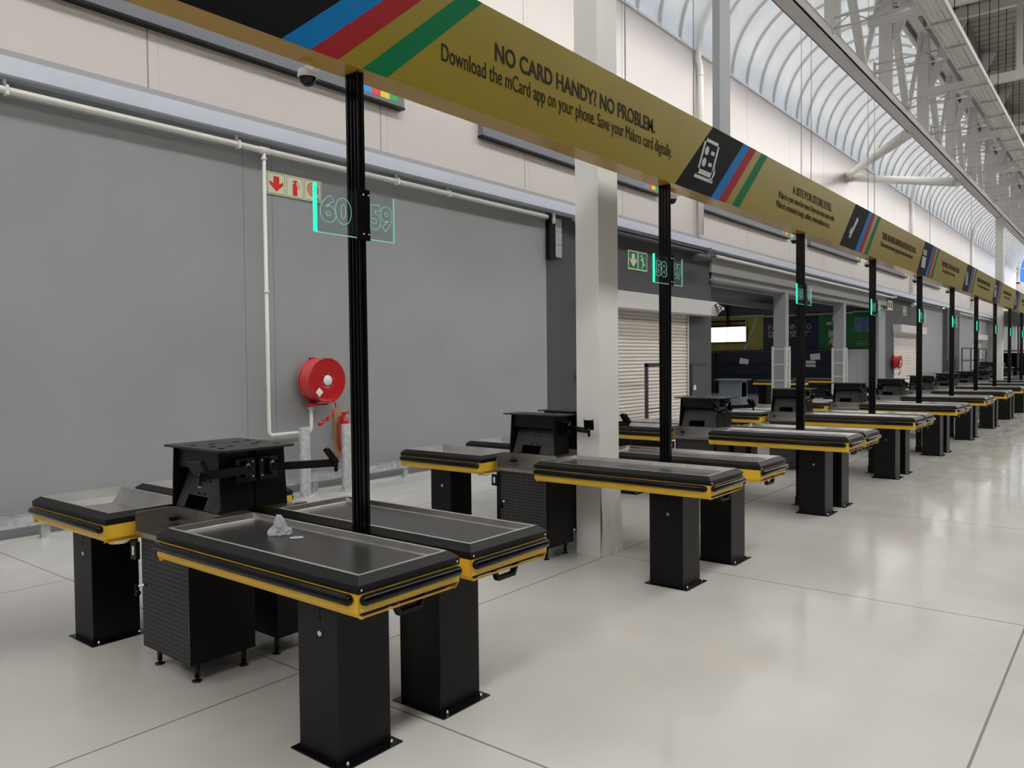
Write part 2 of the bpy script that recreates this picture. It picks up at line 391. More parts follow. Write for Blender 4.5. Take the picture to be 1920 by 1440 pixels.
# walkway tray under the roof, seen from below
tray = empty('cable_tray', (0, 2.4, 6.9)); tag(tray, 'wide grey cable tray hanging below the roof right of the truss', 'cable tray')
def ty(b, name, mt):
    o = b.build(name, mt, tray); o.location = (0, -2.4, -6.9); return o
b = MB()
for k in range(4): b.box(4, 80, 2.27+.078*k, 2.335+.078*k, 6.9, 6.91)
ty(b, 'deck', offwhite)
for y in (2.245, 2.575): ty(MB().box(4, 80, y-.012, y+.012, 6.88, 6.97), 'side_rail', offwhite)
x = 10.15
while x < 40: ty(MB().box(x, x+.04, 2.23, 2.59, 6.86, 6.89), 'cross_bar', offwhite); x += 1.21
x = 10.17
while x < 40: ty(MB().tube([(x, 2.24, 6.88), (x, 2.24, roofz(2.24))], .006, None, 5), 'hanger_rod', darkvoid); x += 1.21
# roof rafters crossing above
for i, x in enumerate([9.6, 14.2, 18.8, 23.4, 28.0, 34, 40, 48, 58, 70]):
    t = empty('roof_rafter', (x, -6, 7.4))
    tag(t, 'grey steel rafter frame below the roof, %s from the camera' % ['first','second','third','fourth','fifth','sixth','seventh','eighth','ninth','tenth'][i], 'rafter', 'steel rafters crossing below the roof')
    def rb(b, name):
        o = b.build(name, offwhite, t); o.location = (-x, 6, -7.4); return o
    rb(MB().box(x, x+.12, -14, 3.6, 7.28, 7.46), 'bottom_beam'); rb(MB().bar((x+.06, -14, roofz(-14)-.35), (x+.06, 3.6, roofz(3.6)-.35), .12, .2), 'top_beam')
    for k in range(6):
        y = 1.9-2.6*k; rb(MB().box(x+.02, x+.1, y-.05, y+.05, 7.46, roofz(y)-.3), 'post')
        rb(MB().bar((x+.06, y, 7.46), (x+.06, y-2.4, roofz(y-2.4)-.4), .06, .08), 'brace')
# thin cables hanging in front of the vault
for i, x in enumerate((8.9, 10.9, 12.2, 15.7, 16.3, 20.6, 21.2, 28, 36)):
    r = empty('hanging_cable', (x, 5.2, 4.5)); tag(r, 'thin cable hanging from the vault before the cream wall, %s from the camera' % ['first','second','third','fourth','fifth','sixth','seventh','eighth','ninth'][i], 'cable', 'thin cables hanging from the vault')
    MB().tube([(0, 0, 0), (0, 0, 6.45)], .007, None, 5).build('cable', steel_grey, r); MB().box(-.02, .02, -.02, .02, 6.42, 6.48).build('clip', steel_grey, r)
# strut pipes bracing wall to truss
for i, (p, q, lb) in enumerate((((30.75, W-.09, 8.5), (18.3, 3.84, 6.42), 'upper white steel brace pipe rising from the cream wall to the truss'), ((31.1, W-.09, 8.44), (24.2, 3.84, 6.42), 'lower white steel brace pipe running level from the cream wall to the truss'))):
    t = empty('brace_pipe', p); tag(t, lb, 'pipe', 'white brace pipes between wall and truss')
    o = MB().tube([p, q], .12, None, 18).build('pipe', pipe_w, t); o.location = (-p[0], -p[1], -p[2])
    o = MB().tube([Vector(p), Vector(p)+(Vector(q)-Vector(p)).normalized()*.12], .15, None, 18).build('flange', pipe_w, t); o.location = (-p[0], -p[1], -p[2])
# ================================================================= CHECKOUT COUNTERS
YB = 2.73
def ring(b, x0, x1, y0, y1, prof, mt):
    """sweep profile [(offset outward, z)] round a rectangle"""
    n = len(prof); vs_ = []
    for cx, cy_, sx, sy in ((x0, y0, -1, -1), (x1, y0, 1, -1), (x1, y1, 1, 1), (x0, y1, -1, 1)):
        for o, z in prof: vs_.append((cx+sx*o, cy_+sy*o, z))
    fs = []
    for c in range(4):
        d = (c+1) % 4
        for i in range(n-1): fs.append((c*n+i, d*n+i, d*n+i+1, c*n+i+1))
    return b.add(vs_, fs, mt)
def counter(flip):
    root = empty('checkout_counter', (0, YB, 0)); mr = .505 if flip else None
    def P(b, name, mt, par=None, bevel=0., base=None):
        o = b.build(name, mt, par or base or root, bevel=bevel, mirror=mr)
        if par is None: o.location = (0, -YB, 0)
        return o
    def table(y0, y1, pre, belt):
        T = .87
        b = MB(); d = .032 if belt else .085
        if belt:
            ring(b, 0, .505, y0, y1, [(0, T-.002), (0, T), (-.018, T)], steel_lip); ring(b, 0, .505, y0, y1, [(-.018, T), (-.026, T-d+.006)], steel_w); ring(b, 0, .505, y0, y1, [(-.026, T-d+.006), (-.040, T-d+.005), (-.06, T-d)], steel)
        else:
            ring(b, 0, .505, y0, y1, [(0, T-.002), (0, T), (-.016, T)], steel_lip); ring(b, 0, .505, y0, y1, [(-.016, T), (-.03, T-.02), (-.055, T-.05), (-.11, T-d)], steel_d)
            b.add([(.11, y0+.11, T-d), (.395, y0+.11, T-d), (.395, y1-.11, T-d), (.11, y1-.11, T-d)], [(0, 1, 2, 3)], steel_d)
        P(b, 'steel_rim' if belt else 'packing_tray', steel)
        if belt: P(MB().box(.042, .463, y0+.042, y1-.042, T-d-.03, T-d+.0035), 'conveyor_belt', belt_m)
        b = ring(MB(), 0, .505, y0, y1, [(-.004, T), (.0, T), (.036, T-.028), (.036, T-.060), (.028, T-.060)], black_pebble)
        sk = P(b, 'edge_moulding', black_pebble)
        b = MB(); z0, z1, zf = T-.056, T-.137, T-.162
        o = .034
        b.box(-o, -o+.004, y0-o, y1+o, z1, z0); b.box(.501+o, .505+o, y0-o, y1+o, z1, z0)
        b.box(-o, .505+o, y0-o, y0-o+.004, z1, z0); b.box(-o, .505+o, y1+o-.004, y1+o, z1, z0)
        for xa, sx in ((-o, 1), (.505+o, -1)):
            b.prism([(xa, z1), (xa+sx*.004, z1), (xa+sx*.028, zf), (xa+sx*.024, zf)], 'y', y0-o, y1+o)
            b.box(min(xa+sx*.024, xa+sx*.05), max(xa+sx*.024, xa+sx*.05), y0-o+.03, y1+o-.03, zf, zf+.004)
        b.box(-o+.02, .485+o, y0-o+.012, y0-o+.016, zf-.002, zf+.007)
        ya = y1+o; b.prism([(ya, z1), (ya-.004, z1), (ya-.028, zf), (ya-.024, zf)], 'x', -o, .505+o)
        if not belt:
            ya = y0-o; b.prism([(ya, z1), (ya+.004, z1), (ya+.028, zf), (ya+.024, zf)], 'x', -o, .505+o)
        yl = P(b, 'yellow_panel', yellow)
        P(MB().box(.0, .505, y0+.0, y1-.0, zf+.012, T-.09), 'belt_box' if belt else 'tray_box', black)
        P(MB().capsule((-o-.014, y0-o+.02, T-.085), (-o-.014, y1+o-.005, T-.085), .0225), 'bumper', rubber)
        P(MB().box(-o-.0015, -o+.001, y0-o+.02, y1+o, T-.0605, T-.0575), 'bumper_trim', yellow, None)
        if belt:
            P(MB().capsule((-o+.004, y0-o-.013, T-.085), (.501+o, y0-o-.013, T-.085), .0225), 'bumper', rubber)
            for x in (-.018, .523):
                P(MB().ball((x, y0-.037, T-.047), .0055), 'screw', zinc); P(MB().ball((x, y0-.0355, T-.122), .005), 'screw', zinc)
            yy = y0-.004
            b = MB(); b.prism([(.165, zf+.02), (.20, zf-.045), (.325, zf-.045), (.36, zf+.02), (.343, zf+.02), (.316, zf-.028), (.209, zf-.028), (.182, zf+.02)], 'y', yy-.014, yy+.014)
            b.box(.02, .485, yy+.004, yy+.03, zf+.002, zf+.03)
            P(b, 'handle', black)
        else:
            P(MB().lathe([(0, 0), (.05, .002), (.06, .012), (.058, .02)], (.06, y0+.02, zf-.018), 'z', None, 18), 'foam_cup', white_paint)
    def leg(x0, x1, y0, y1):
        l = P(MB().box(x0, x1, y0, y1, .004, .735), 'leg', black, None, .003)
        b = MB(); b.box(x0-.028, x1+.028, y0-.048, y1+.03, 0, .006)
        pl = P(b, 'base_plate', black_gloss, l)
        for x in (x0+.02, x1-.02): P(MB().tube([(x, y0-.026, .005), (x, y0-.026, .02)], .008, None, 6).ball((x, y0-.026, .02), .006), 'anchor_bolt', zinc, l)
        b = MB(); xm = (y0+y1)/2-.02
        b.tube([(x0-.006, xm, .545), (x0+.002, xm, .545)], .012, None, 12); P(b, 'lock_screw', zinc, l)
        b = MB()
        for k in range(3): b.box(x0-.001, x0+.002, xm-.002, xm+.002, .60+.035*k, .622+.035*k)
        P(b, 'slot', darkvoid, l)
    table(2.35, 3.83, 'belt', True)
    table(4.475, 5.42, 'tray', False)
    if flip: leg(.179, .465, 2.59, 2.865)
    else: leg(.086, .372, 2.59, 2.865)
    leg(.09, .376, 4.925, 5.18)
    # till cabinet
    cab = P(MB().box(.128, .505, 3.845, 4.37, .11, .766), 'cabinet', black, None, .002)
    P(MB().box(.124, .1285, 3.862, 4.352, .125, .74), 'perforated_door', perf, cab)
    P(MB().box(.122, .1285, 3.85, 3.860, .112, .76), 'door_frame', black_gloss, cab)
    b = MB(); b.tube([(.128, 4.30, .47), (.07, 4.30, .475)], .006, None, 8); b.ball((.10, 4.30, .473), .011, None, 8); P(b, 'lock', zinc, cab)
    b = MB(); b.box(.055, .075, 4.296, 4.304, .455, .49); b.lathe([(.0, 0), (.018, 0), (.018, .004), (0, .004)], (.068, 4.298, .435), 'y', None, 12); P(b, 'key', black_gloss, cab)
    for fx, fy_ in ((.19, 3.91), (.19, 4.31), (.47, 3.91), (.47, 4.31)):
        b = MB(); b.tube([(fx, fy_, .11), (fx, fy_, .022)], .014, None, 10); b.tube([(fx, fy_, .024), (fx, fy_, .010)], .007, None, 8); b.lathe([(0, 0), (.026, 0), (.026, .006), (.01, .012), (0, .012)], (fx, fy_, 0), 'z', None, 14)
        P(b, 'foot', black_gloss, cab)
    b = MB(); b.box(.10, .125, 4.38, 4.44, .60, .70); P(b, 'switch_box', black_pebble, cab)
    b = MB(); b.box(.0985, .1005, 4.40, 4.42, .625, .675); P(b, 'switch', white, cab)
    # scanning well
    b = MB()
    b.box(.105, .35, 3.85, 4.39, .762, .768); b.box(.34, .347, 3.85, 4.39, .768, .87); b.box(.105, .35, 4.378, 4.39, .735, .87)
    b.box(.345, .505, 3.85, 4.475, .862, .87); b.box(.345, .35, 4.39, 4.475, .77, .87)
    b.box(.100, .106, 3.86, 4.39, .740, .768); b.box(.28, .345, 3.855, 3.88, .86, .872)
    P(b, 'scanner_well', steel_w)
    P(MB().box(.30, .335, 4.350, 4.378, .79, .81), 'well_clip', black)
    # till turret with sloping panel
    tu = P(MB().prism([(3.93, .87), (3.955, 1.213), (3.967, 1.213), (3.942, .87)], 'x', .365, .572).prism([(4.43, .87), (4.405, 1.213), (4.393, 1.213), (4.418, .87)], 'x', .345, .572)
           .box(.555, .567, 3.94, 4.42, .87, 1.213).box(.37, .567, 3.95, 4.41, 1.10, 1.213), 'till_turret', black, None, .0015)
    b = MB(); b.prism([(.445, 1.085), (.455, 1.085), (.362, .872), (.352, .872)], 'y', 3.945, 4.395); P(b, 'sloping_panel', panel_m, tu)
    b = MB()
    def sl(y, t, w_, h):
        xx = .352+(.445-.352)*t-.003; zz = .872+.213*t; b.box(xx-.001, xx+.006, y-w_/2, y+w_/2, zz-h/2, zz+h/2)
    for y in (4.13, 4.19): sl(y, .72, .022, .006); sl(y+.01, .40, .022, .006)
    P(b, 'slot', darkvoid, tu)
    b = MB(); b.prism([(.349, .875), (.378, .942), (.384, .942), (.360, .875)], 'y', 4.10, 4.30); P(b, 'cable_opening', darkvoid, tu)
    b = MB(); b.prism([(.335, 3.90), (.36, 3.86), (.575, 3.86), (.575, 4.49), (.335, 4.49)], 'z', 1.213, 1.225)
    P(b, 'top_plate', plate_m, tu)
    for hx, hy in ((.40, 3.98), (.43, 4.12), (.40, 4.28), (.50, 4.05), (.50, 4.25)): P(MB().lathe([(0, 0), (.022, 0)], (hx, hy, 1.2257), 'z', None, 16), 'cable_hole', darkvoid, tu)
    return root, P
def arm(root, P, end, flip, tilt):
    """card machine arm: mounting plate, bar and tilted cradle"""
    mx, my, mz = .50, 3.905, 1.105
    a = P(MB().box(.44, .565, 3.905, 3.917, 1.035, 1.165).box(.455, .50, 3.917, 3.95, 1.06, 1.15), 'machine_arm', black_gloss, base=root)
    b = MB(); b.bar((mx, my-.02, mz), end, .03, .045); b.tube([(mx, my-.02, 1.06), (mx, my-.02, 1.15)], .02, None, 12); P(b, 'bar', black_gloss, a)
    for z in (1.06, 1.145): P(MB().ball((.548, 3.903, z), .006), 'bolt', zinc, a)
    e = Vector(end); rm = Euler((0, tilt, .5)).to_matrix()
    b = MB()
    for q in (((-.006, .006), (-.038, .038), (-.015, .085)), ((-.006, .028), (-.041, -.036), (-.015, .085)), ((-.006, .028), (.036, .041), (-.015, .085))):
        c = MB(); c.box(*q[0], *q[1], *q[2]); b.add([e+Vector((0, 0, .02))+rm@Vector(v) for v in c.v], c.f)
    b.tube([e+Vector((0, 0, -.05)), e+Vector((0, 0, .03))], .012, None, 10)
    P(b, 'cradle', black_gloss, a)
    b = MB().lathe([(0, 0), (.010, 0), (.010, .008), (0, .008)], e+Vector((0, 0, -.058)), 'z', None, 10); P(b, 'end_cap', zinc, a)
NUM = ['first', 'second', 'third', 'fourth', 'fifth', 'sixth', 'seventh', 'eighth', 'ninth', 'tenth', 'eleventh', 'twelfth', 'thirteenth']
AX = [1.967, 5.14, 8.50, 11.63, 14.79, 17.93, 21.08, 24.28, 27.45, 30.62, 33.79, 36.95]
PX = [2.544, 5.77]+[a+.566 for a in AX[2:]]
BX = [2.618, 6.065]+[a+.652 for a in AX[2:]]
protoA, PA = counter(False); arm(protoA, PA, (.215, 3.885, 1.10), False, -.7)
protoB, PB = counter(True); arm(protoB, PB, (.15, 3.74, 1.10), True, .6)
def drop_arm(root):
    for ch in list(root.children):
        if ch.name.startswith('machine_arm'):
            for g in list(ch.children): bpy.data.objects.remove(g)
            bpy.data.objects.remove(ch)
base_A = copy_tree(protoA); drop_arm(base_A)
extra = ['', ', a white column rising behind it', '', '', '', '', '', '', '', '', '', '']
for i in range(12):
    if i == 0: a = protoA
    elif i == 1:
        a = base_A; arm(a, PA, (.42, 3.62, 1.10), False, -.6)
    else: a = copy_tree(protoA)
    a.location = (AX[i], YB, 0)
    bb = protoB if i == 0 else copy_tree(protoB)
    bb.location = (BX[i], YB, 0)
    nm = '%d/%d' % (60-2*i, 59-2*i)
    if i < 2:
        tag(a, 'checkout counter on the near side of the post signed %s%s' % (nm, ', bag on belt' if i == 0 else ''), 'checkout counter', 'checkout counters in the long row')
        tag(bb, 'checkout counter on the far side of the post signed %s' % nm, 'checkout counter', 'checkout counters in the long row')
    else:
        tag(a, 'checkout counter on the near side of the %s lane post from the camera' % NUM[i], 'checkout counter', 'checkout counters in the long row')
        tag(bb, 'checkout counter on the far side of the %s lane post from the camera' % NUM[i], 'checkout counter', 'checkout counters in the long row')
# ---------------------------------------------------------------- lane posts and number signs
def post():
    r = empty('lane_post', (0, 3.01, 0)); x, y = .020, .045
    prof = [(-x, -y), (-.012, -y), (-.012, -y+.008), (.004, -y+.008), (.004, -y), (x, -y), (x, y), (-x, y), (-x, .030), (-x+.008, .030), (-x+.008, .012), (-x, .012), (-x, .004), (-x+.008, .004), (-x+.008, -.014), (-x, -.014), (-x, -.022), (-x+.008, -.022), (-x+.008, -.036), (-x, -.036)]
    MB().prism(prof, 'z', .006, 3.115).build('extrusion', black_gloss, r)
    MB().box(-.06, .06, -.085, .085, 0, .006).build('base_plate', black, r)
    MB().box(-.026, .026, -.051, .051, .006, .10).build('foot_sleeve', black, r)
    return r
p0 = post()
def lane_sign(i, x):
    z0, z1, y = 2.305, 2.528, 3.01-.056
    for side, (a, c), n in ((0, (-.295, -.02), 60-2*i), (1, (.012, .195), 59-2*i)):
        r = empty('lane_number_sign', (x, 3.01, 2.42))
        MB().box(a, c, -.059, -.053, z0-2.42, z1-2.42).build('acrylic_panel', acrylic, r)
        bk = MB().box(-.05 if side == 0 else .005, .008 if side == 0 else .03, -.066, -.046, -.125, .122).build('bracket', black_gloss, r)
        for z in (-.095, .095): MB().ball((-.012 if side == 0 else .02, -.067, z), .005).build('screw', zinc, bk)
        if side == 0: MB().box(a-.004, a+.010, -.062, -.050, z0-2.42, z1-2.42).build('lit_edge', led, r)
        else: MB().box(c-.002, c+.001, -.060, -.052, z0-2.42, z1-2.42).build('lit_edge', etch, r)
        MB().box(a, c, -.060, -.052, z0-2.422, z0-2.419).build('bottom_edge', etch, r)
        if i < 6:
            text('lane_number', str(n), etch, r, ((a+.028) if side == 0 else (a+.022), -.0612, -.055), size=.155, width=(.185 if side == 0 else .145), outline=.0011, bold=.007)
        if i < 2:
            lb = 'clear acrylic lane sign engraved %d, edge glowing green' % n if side == 0 else 'clear acrylic lane sign engraved %d on the far side of its post' % n
        else:
            lb = '%s lane sign on the %s lane post from the camera' % ('green edged left' if side == 0 else 'pale clear right', NUM[i])
        tag(r, lb, 'sign', 'acrylic lane number signs')
for i in range(12):
    p = p0 if i == 0 else copy_tree(p0)
    p.location = (PX[i], 3.01, 0)
    tag(p, ('black grooved aluminium lane post carrying the signs %d and %d' % (60-2*i, 59-2*i)) if i < 2 else '%s black lane post from the camera, rising between two counters' % NUM[i], 'post', 'black lane posts holding up the banner')
    lane_sign(i, PX[i])
# ---------------------------------------------------------------- overhead banner
def banner(k, x, ln, head, body, icon, label):
    """one panel: black icon block, four slanted stripes, then the message"""
    Y0, Y1, Z0, Z1 = 2.93, 3.09, 3.117, 3.74
    r = empty('overhead_banner', (x, 3.01, Z0))
    o = MB().box(0, ln, Y0-3.01, Y1-3.01, 0.002, Z1-Z0).build('body', ban_y, r)
    MB().box(0.003, ln-.003, Y0-3.01+.001, Y1-3.01, -.001, .002).build('soffit', soffit_m, r)
    sl = .735/.62; h = Z1-Z0; e = Y0-3.01
    def stripe(a, c, mt, nm):
        MB().prism([(a, 0), (c, 0), (c+sl*h, h), (a+sl*h, h)], 'y', e-.0012, e+.001, ).build(nm, mt, r)
    stripe(.0, .69, ban_k, 'icon_block'); stripe(.69, .845, ban_b, 'blue_stripe'); stripe(.845, 1.0, ban_r, 'red_stripe'); stripe(1.147, 1.305, ban_g, 'green_stripe')
    for s_, xx, zz, wd, sz in head: text('heading', s_, ban_t, r, (xx-x, e-.002, zz-Z0), size=sz, width=wd, bold=.0026)
    for s_, xx, zz, wd, sz in body: text('message', s_, ban_t, r, (xx-x, e-.002, zz-Z0), size=sz, width=wd)
    y = e-.0016
    def q(b, pts):   # icon shapes follow the slant of the block
        b.prism([(px_+.18+pz*.55, pz) for px_, pz in pts], 'y', y-.0008, y)
    b = MB()
    if icon == 'tablet':
        def rc(a, c, d, f): q(b, [(a, d), (c, d), (c, f), (a, f)])
        rc(.13, .16, .17, .50); rc(.40, .43, .17, .50); rc(.13, .43, .47, .50); rc(.13, .43, .165, .21); rc(.10, .46, .12, .15)
        for zc in (.39, .28):
            q(b, [(.215+.038*math.cos(t*PI/8), zc+.042*math.sin(t*PI/8)) for t in range(16)]); rc(.30, .37, zc-.02, zc+.015)
        q(b, [(.39, .16), (.43, .13), (.47, .22), (.43, .29)])
    elif icon == 'card':
        def rc(a, c, d, f): q(b, [(a, d), (c, d), (c, f), (a, f)])
        rc(.12, .42, .14, .34); rc(.15, .25, .37, .47); rc(.29, .42, .37, .47)
    elif icon == 'strip':
        for kk in range(4): q(b, [(.12+.08*kk, .14), (.17+.08*kk, .14), (.17+.08*kk, .46-.05*kk), (.12+.08*kk, .46)])
    else:
        q(b, [(.14, .15), (.20, .13), (.44, .42), (.40, .46), (.36, .44)]); q(b, [(.12, .20), (.24, .20), (.20, .30)])
    b.build('icon', ban_i, r)
    tag(r, label, 'banner', 'overhead yellow banner panels')
XS = [-3.07, 1.38, 5.79, 10.28, 14.68, 19.14, 23.62, 28.1, 32.55, 37.0]
def msg(k): return XS[k], XS[k+1]-XS[k]
banner(0, *msg(0), [], [], 'x', 'nearest yellow overhead banner panel, mostly off the top of the picture')
banner(1, *msg(1), [('NO CARD HANDY? NO PROBLEM.', 3.53, 3.450, 1.93, .145)], [('Download the mCard app on your phone. Save your Makro card digitally.', 3.08, 3.318, 2.66, .135)], 'x', 'yellow overhead banner panel asking about a card not handy')
banner(2, *msg(2), [('A SITE FOR STORE EYES.', 8.57, 3.487, 1.38, .125)], [("Makro's your store for more. Now see even more with", 8.15, 3.378, 1.90, .105), ("Makro's extended range, online. www.makro.co.za", 8.08, 3.272, 1.78, .105)], 'tablet', 'yellow overhead banner panel about a site for store eyes, with tablet icon')
banner(3, *msg(3), [('THERE ARE MORE SAVINGS IN-STORE NEXT DOOR.', 12.40, 3.44, 2.24, .14)], [('You can save even more going to the new store next door.', 12.30, 3.325, 2.1, .11)], 'pen', 'yellow overhead banner panel about more savings, pen icon at its near end')
banner(4, *msg(4), [('THE PERFECT GIFT IS IN THE CARDS.', 16.9, 3.44, 1.9, .14)], [('Buy a gift card in-store.', 17.0, 3.33, 1.3, .11)], 'card', 'yellow overhead banner panel about the perfect gift, card icon at its near end')
banner(5, *msg(5), [('MAKRO HAS MORE FOR YOUR HOME.', 21.2, 3.46, 2.1, .13)], [('See our range of services in-store.', 21.3, 3.34, 1.8, .10)], 'strip', 'yellow overhead banner panel with striped icon, sixth along from the camera')
for k in range(6, 9):
    banner(k, *msg(k), [('MORE FOR YOUR MONEY IN-STORE.', XS[k]+2.2, 3.46, 1.8, .12)], [('Ask at the till.', XS[k]+2.4, 3.34, 1.2, .10)], ['card', 'strip', 'x'][k-6], 'yellow overhead banner panel far down the row, %s along from the camera' % NUM[k])
# dome cameras under the banner's back edge
for i, (x, z) in enumerate(((2.38, 3.085), (6.19, 3.075), (9.3, 3.075), (12.5, 3.075), (15.7, 3.075), (18.9, 3.075), (22.1, 3.075))):
    r = empty('dome_camera', (x, 3.16, 3.09))
    MB().lathe([(.045, .03), (.05, .0), (.046, -.006)], (0, 0, 0), 'z', None, 20).build('housing', white_paint, r)
    MB().lathe([(.042, -.004), (.036, -.026), (.02, -.042), (0, -.046)], (0, 0, 0), 'z', None, 20).build('dome', black_gloss, r)
    MB().box(-.02, .02, -.075, 0, .02, .05).build('mount', white_paint, r)
    tag(r, 'small white dome camera behind the banner, %s one from the camera' % NUM[i], 'camera', 'dome cameras behind the banner')
# hanger plate above the banner and the two white columns
r = empty('banner_hanger', (6.9, 3.02, 3.74)); tag(r, 'grey steel hanger standing on top of the yellow banner', 'hanger')
MB().box(-.115, .12, -.04, .03, 0, 2.7).build('plate', steel_grey, r); MB().box(-.13, .13, -.05, .04, 0, .012).build('foot_plate', steel_grey, r)
MB().box(-.115, .12, -.04, .68, 2.7, 2.75).build('top_bracket', steel_grey, r)
def column(x, lb, wrap):
    r = empty('column', (x, 3.7, 0)); tag(r, lb, 'column', 'white columns in the row')
    MB().box(-.16, .16, -.115, .12, 0, 6.44).build('shaft', plaster_col, r, bevel=.004)
    if wrap:
        b = MB(); n = 8; vs_ = []
        for j in range(9):
            z = .74*j/8
            for k in range(n+1):
                x_ = -.168+.336*k/n; bulge = .028*math.sin(PI*k/n*2.3+j*.45)*(1-j/9)**.5
                vs_.append((x_, -.121-abs(bulge), z))
        b.add(vs_, [(j*(n+1)+k, j*(n+1)+k+1, (j+1)*(n+1)+k+1, (j+1)*(n+1)+k) for j in range(8) for k in range(n)], None, True)
        b.box(-.166, -.162, -.121, .125, 0, .74)
        b.build('protective_wrap', plaster_col, r)
column(5.83, 'white square column between the counters signed 58 and 57, foam wrapped foot', True)
column(31.6, 'white square column far down the row of checkouts', False)
# ---------------------------------------------------------------- torn bag and scrap on the first belt
def crumple(name, c, r, lb, spikes, seed, flat=1.):
    rnd = random.Random(seed); bm = bmesh.new(); bmesh.ops.create_icosphere(bm, subdivisions=3, radius=1)
    for v in bm.verts:
        d = v.co.normalized(); q = .52+.30*rnd.random()
        for s_, h in spikes:
            dd = max(0, d.dot(Vector(s_).normalized())); q += h*dd**5
        v.co = d*q*r; v.co.z = max(v.co.z*flat, -.3*r*flat)
    me = bpy.data.meshes.new(name); bm.to_mesh(me); bm.free(); me.materials.append(bag_m)
    o = bpy.data.objects.new(name, me); C.objects.link(o); zmin = min(v.co.z for v in me.vertices); o.location = (c[0], c[1], c[2]-zmin)
    for p in me.polygons: p.use_smooth = False
    tag(o, lb, 'plastic bag'); return o
bag = crumple('plastic_bag', (2.30, 3.33, .8425), .044, 'crumpled clear plastic bag with a peak, lying on the nearest conveyor belt', [((-.1, .1, 1), 1.35), ((-.8, .6, -.1), 1.0), ((.8, -.7, 0), .5)], 3)
crumple('plastic_scrap', (2.293, 3.20, .8425), .028, 'small flat scrap of clear plastic beside the crumpled bag on the belt', [((.8, -.5, 0), .7), ((-.8, .5, 0), .4)], 5, .3)
for i, (x, y) in enumerate(((21.34, 2.62), (21.38, 2.48))):
    crumple('paper_scrap', (x, y, .8425), .06, ('larger' if i == 0 else 'smaller')+' white scrap of packing paper on the end of a distant belt', [], 8+i, .8)
# ================================================================= ALONG THE WALL
# overhead pipe with its drop to the hose reel
r = empty('water_pipe', (5.67, W-.12, 4.32)); tag(r, 'white water pipe running along the grey wall with a drop to the hose reel', 'pipe')
def wp(b, name, mt=pipe_w, par=r, o0=(5.67, W-.12, 4.32)):
    o = b.build(name, mt, par); o.location = (-o0[0], -o0[1], -o0[2]); return o
yp = W-.12
wp(MB().tube([(X0+.1, yp, 4.325), (11.6, yp, 4.325)], .036, None, 16), 'main_run')
wp(MB().tube([(5.67, yp, 4.32), (5.67, yp, .85), (5.68, yp, .82), (5.71, yp, .80), (6.27, yp, .80), (6.30, yp, .83), (6.31, yp, .87), (6.31, yp, 1.14)], .023, None, 14), 'drop_pipe')
for z in (4.24, 2.6): wp(MB().tube([(5.67, yp, z), (5.67, yp, z-.03)], .034, None, 14), 'coupling')
wp(MB().tube([(5.60, yp, 4.325), (5.74, yp, 4.325)], .043, None, 14), 'tee')
wp(MB().tube([(6.31, yp, 1.09), (6.31, yp, 1.13)], .038, None, 12), 'valve')
for x in (2.86, 5.32, 7.9, 9.0): wp(MB().box(x-.012, x+.012, yp-.01, W-.003, 4.36, 4.38).box(x-.012, x+.012, yp+.02, yp+.05, 4.36, 4.44).box(x-.014, x+.014, yp-.04, yp+.04, 4.28, 4.37), 'pipe_clip')
# later runs in other colours
for i, (xa, xb_, mt, lb) in enumerate(((13.1, 18.9, wall_dark, 'charcoal painted pipe below the steel beam over the roller shutter'), (18.9, 37.6, pipe_w, 'white pipe crossing above the open bay'), (38.4, 49.4, wall_dark, 'dark pipe along the far charcoal wall'), (53.8, 75, pipe_w, 'distant white pipe along the far grey wall'))):
    r2 = empty('water_pipe', ((xa+xb_)/2, yp, 4.325)); tag(r2, lb, 'pipe')
    o = MB().tube([(xa, yp, 4.325), (xb_, yp, 4.325)], .04, None, 12).build('pipe', mt, r2); o.location = (-(xa+xb_)/2, -yp, -4.325)
    o = MB().box(xa+.5, xa+.54, yp, W+(.035 if i == 0 else -.004), 4.33, 4.37).build('pipe_clip', mt, r2); o.location = (-(xa+xb_)/2, -yp, -4.325)
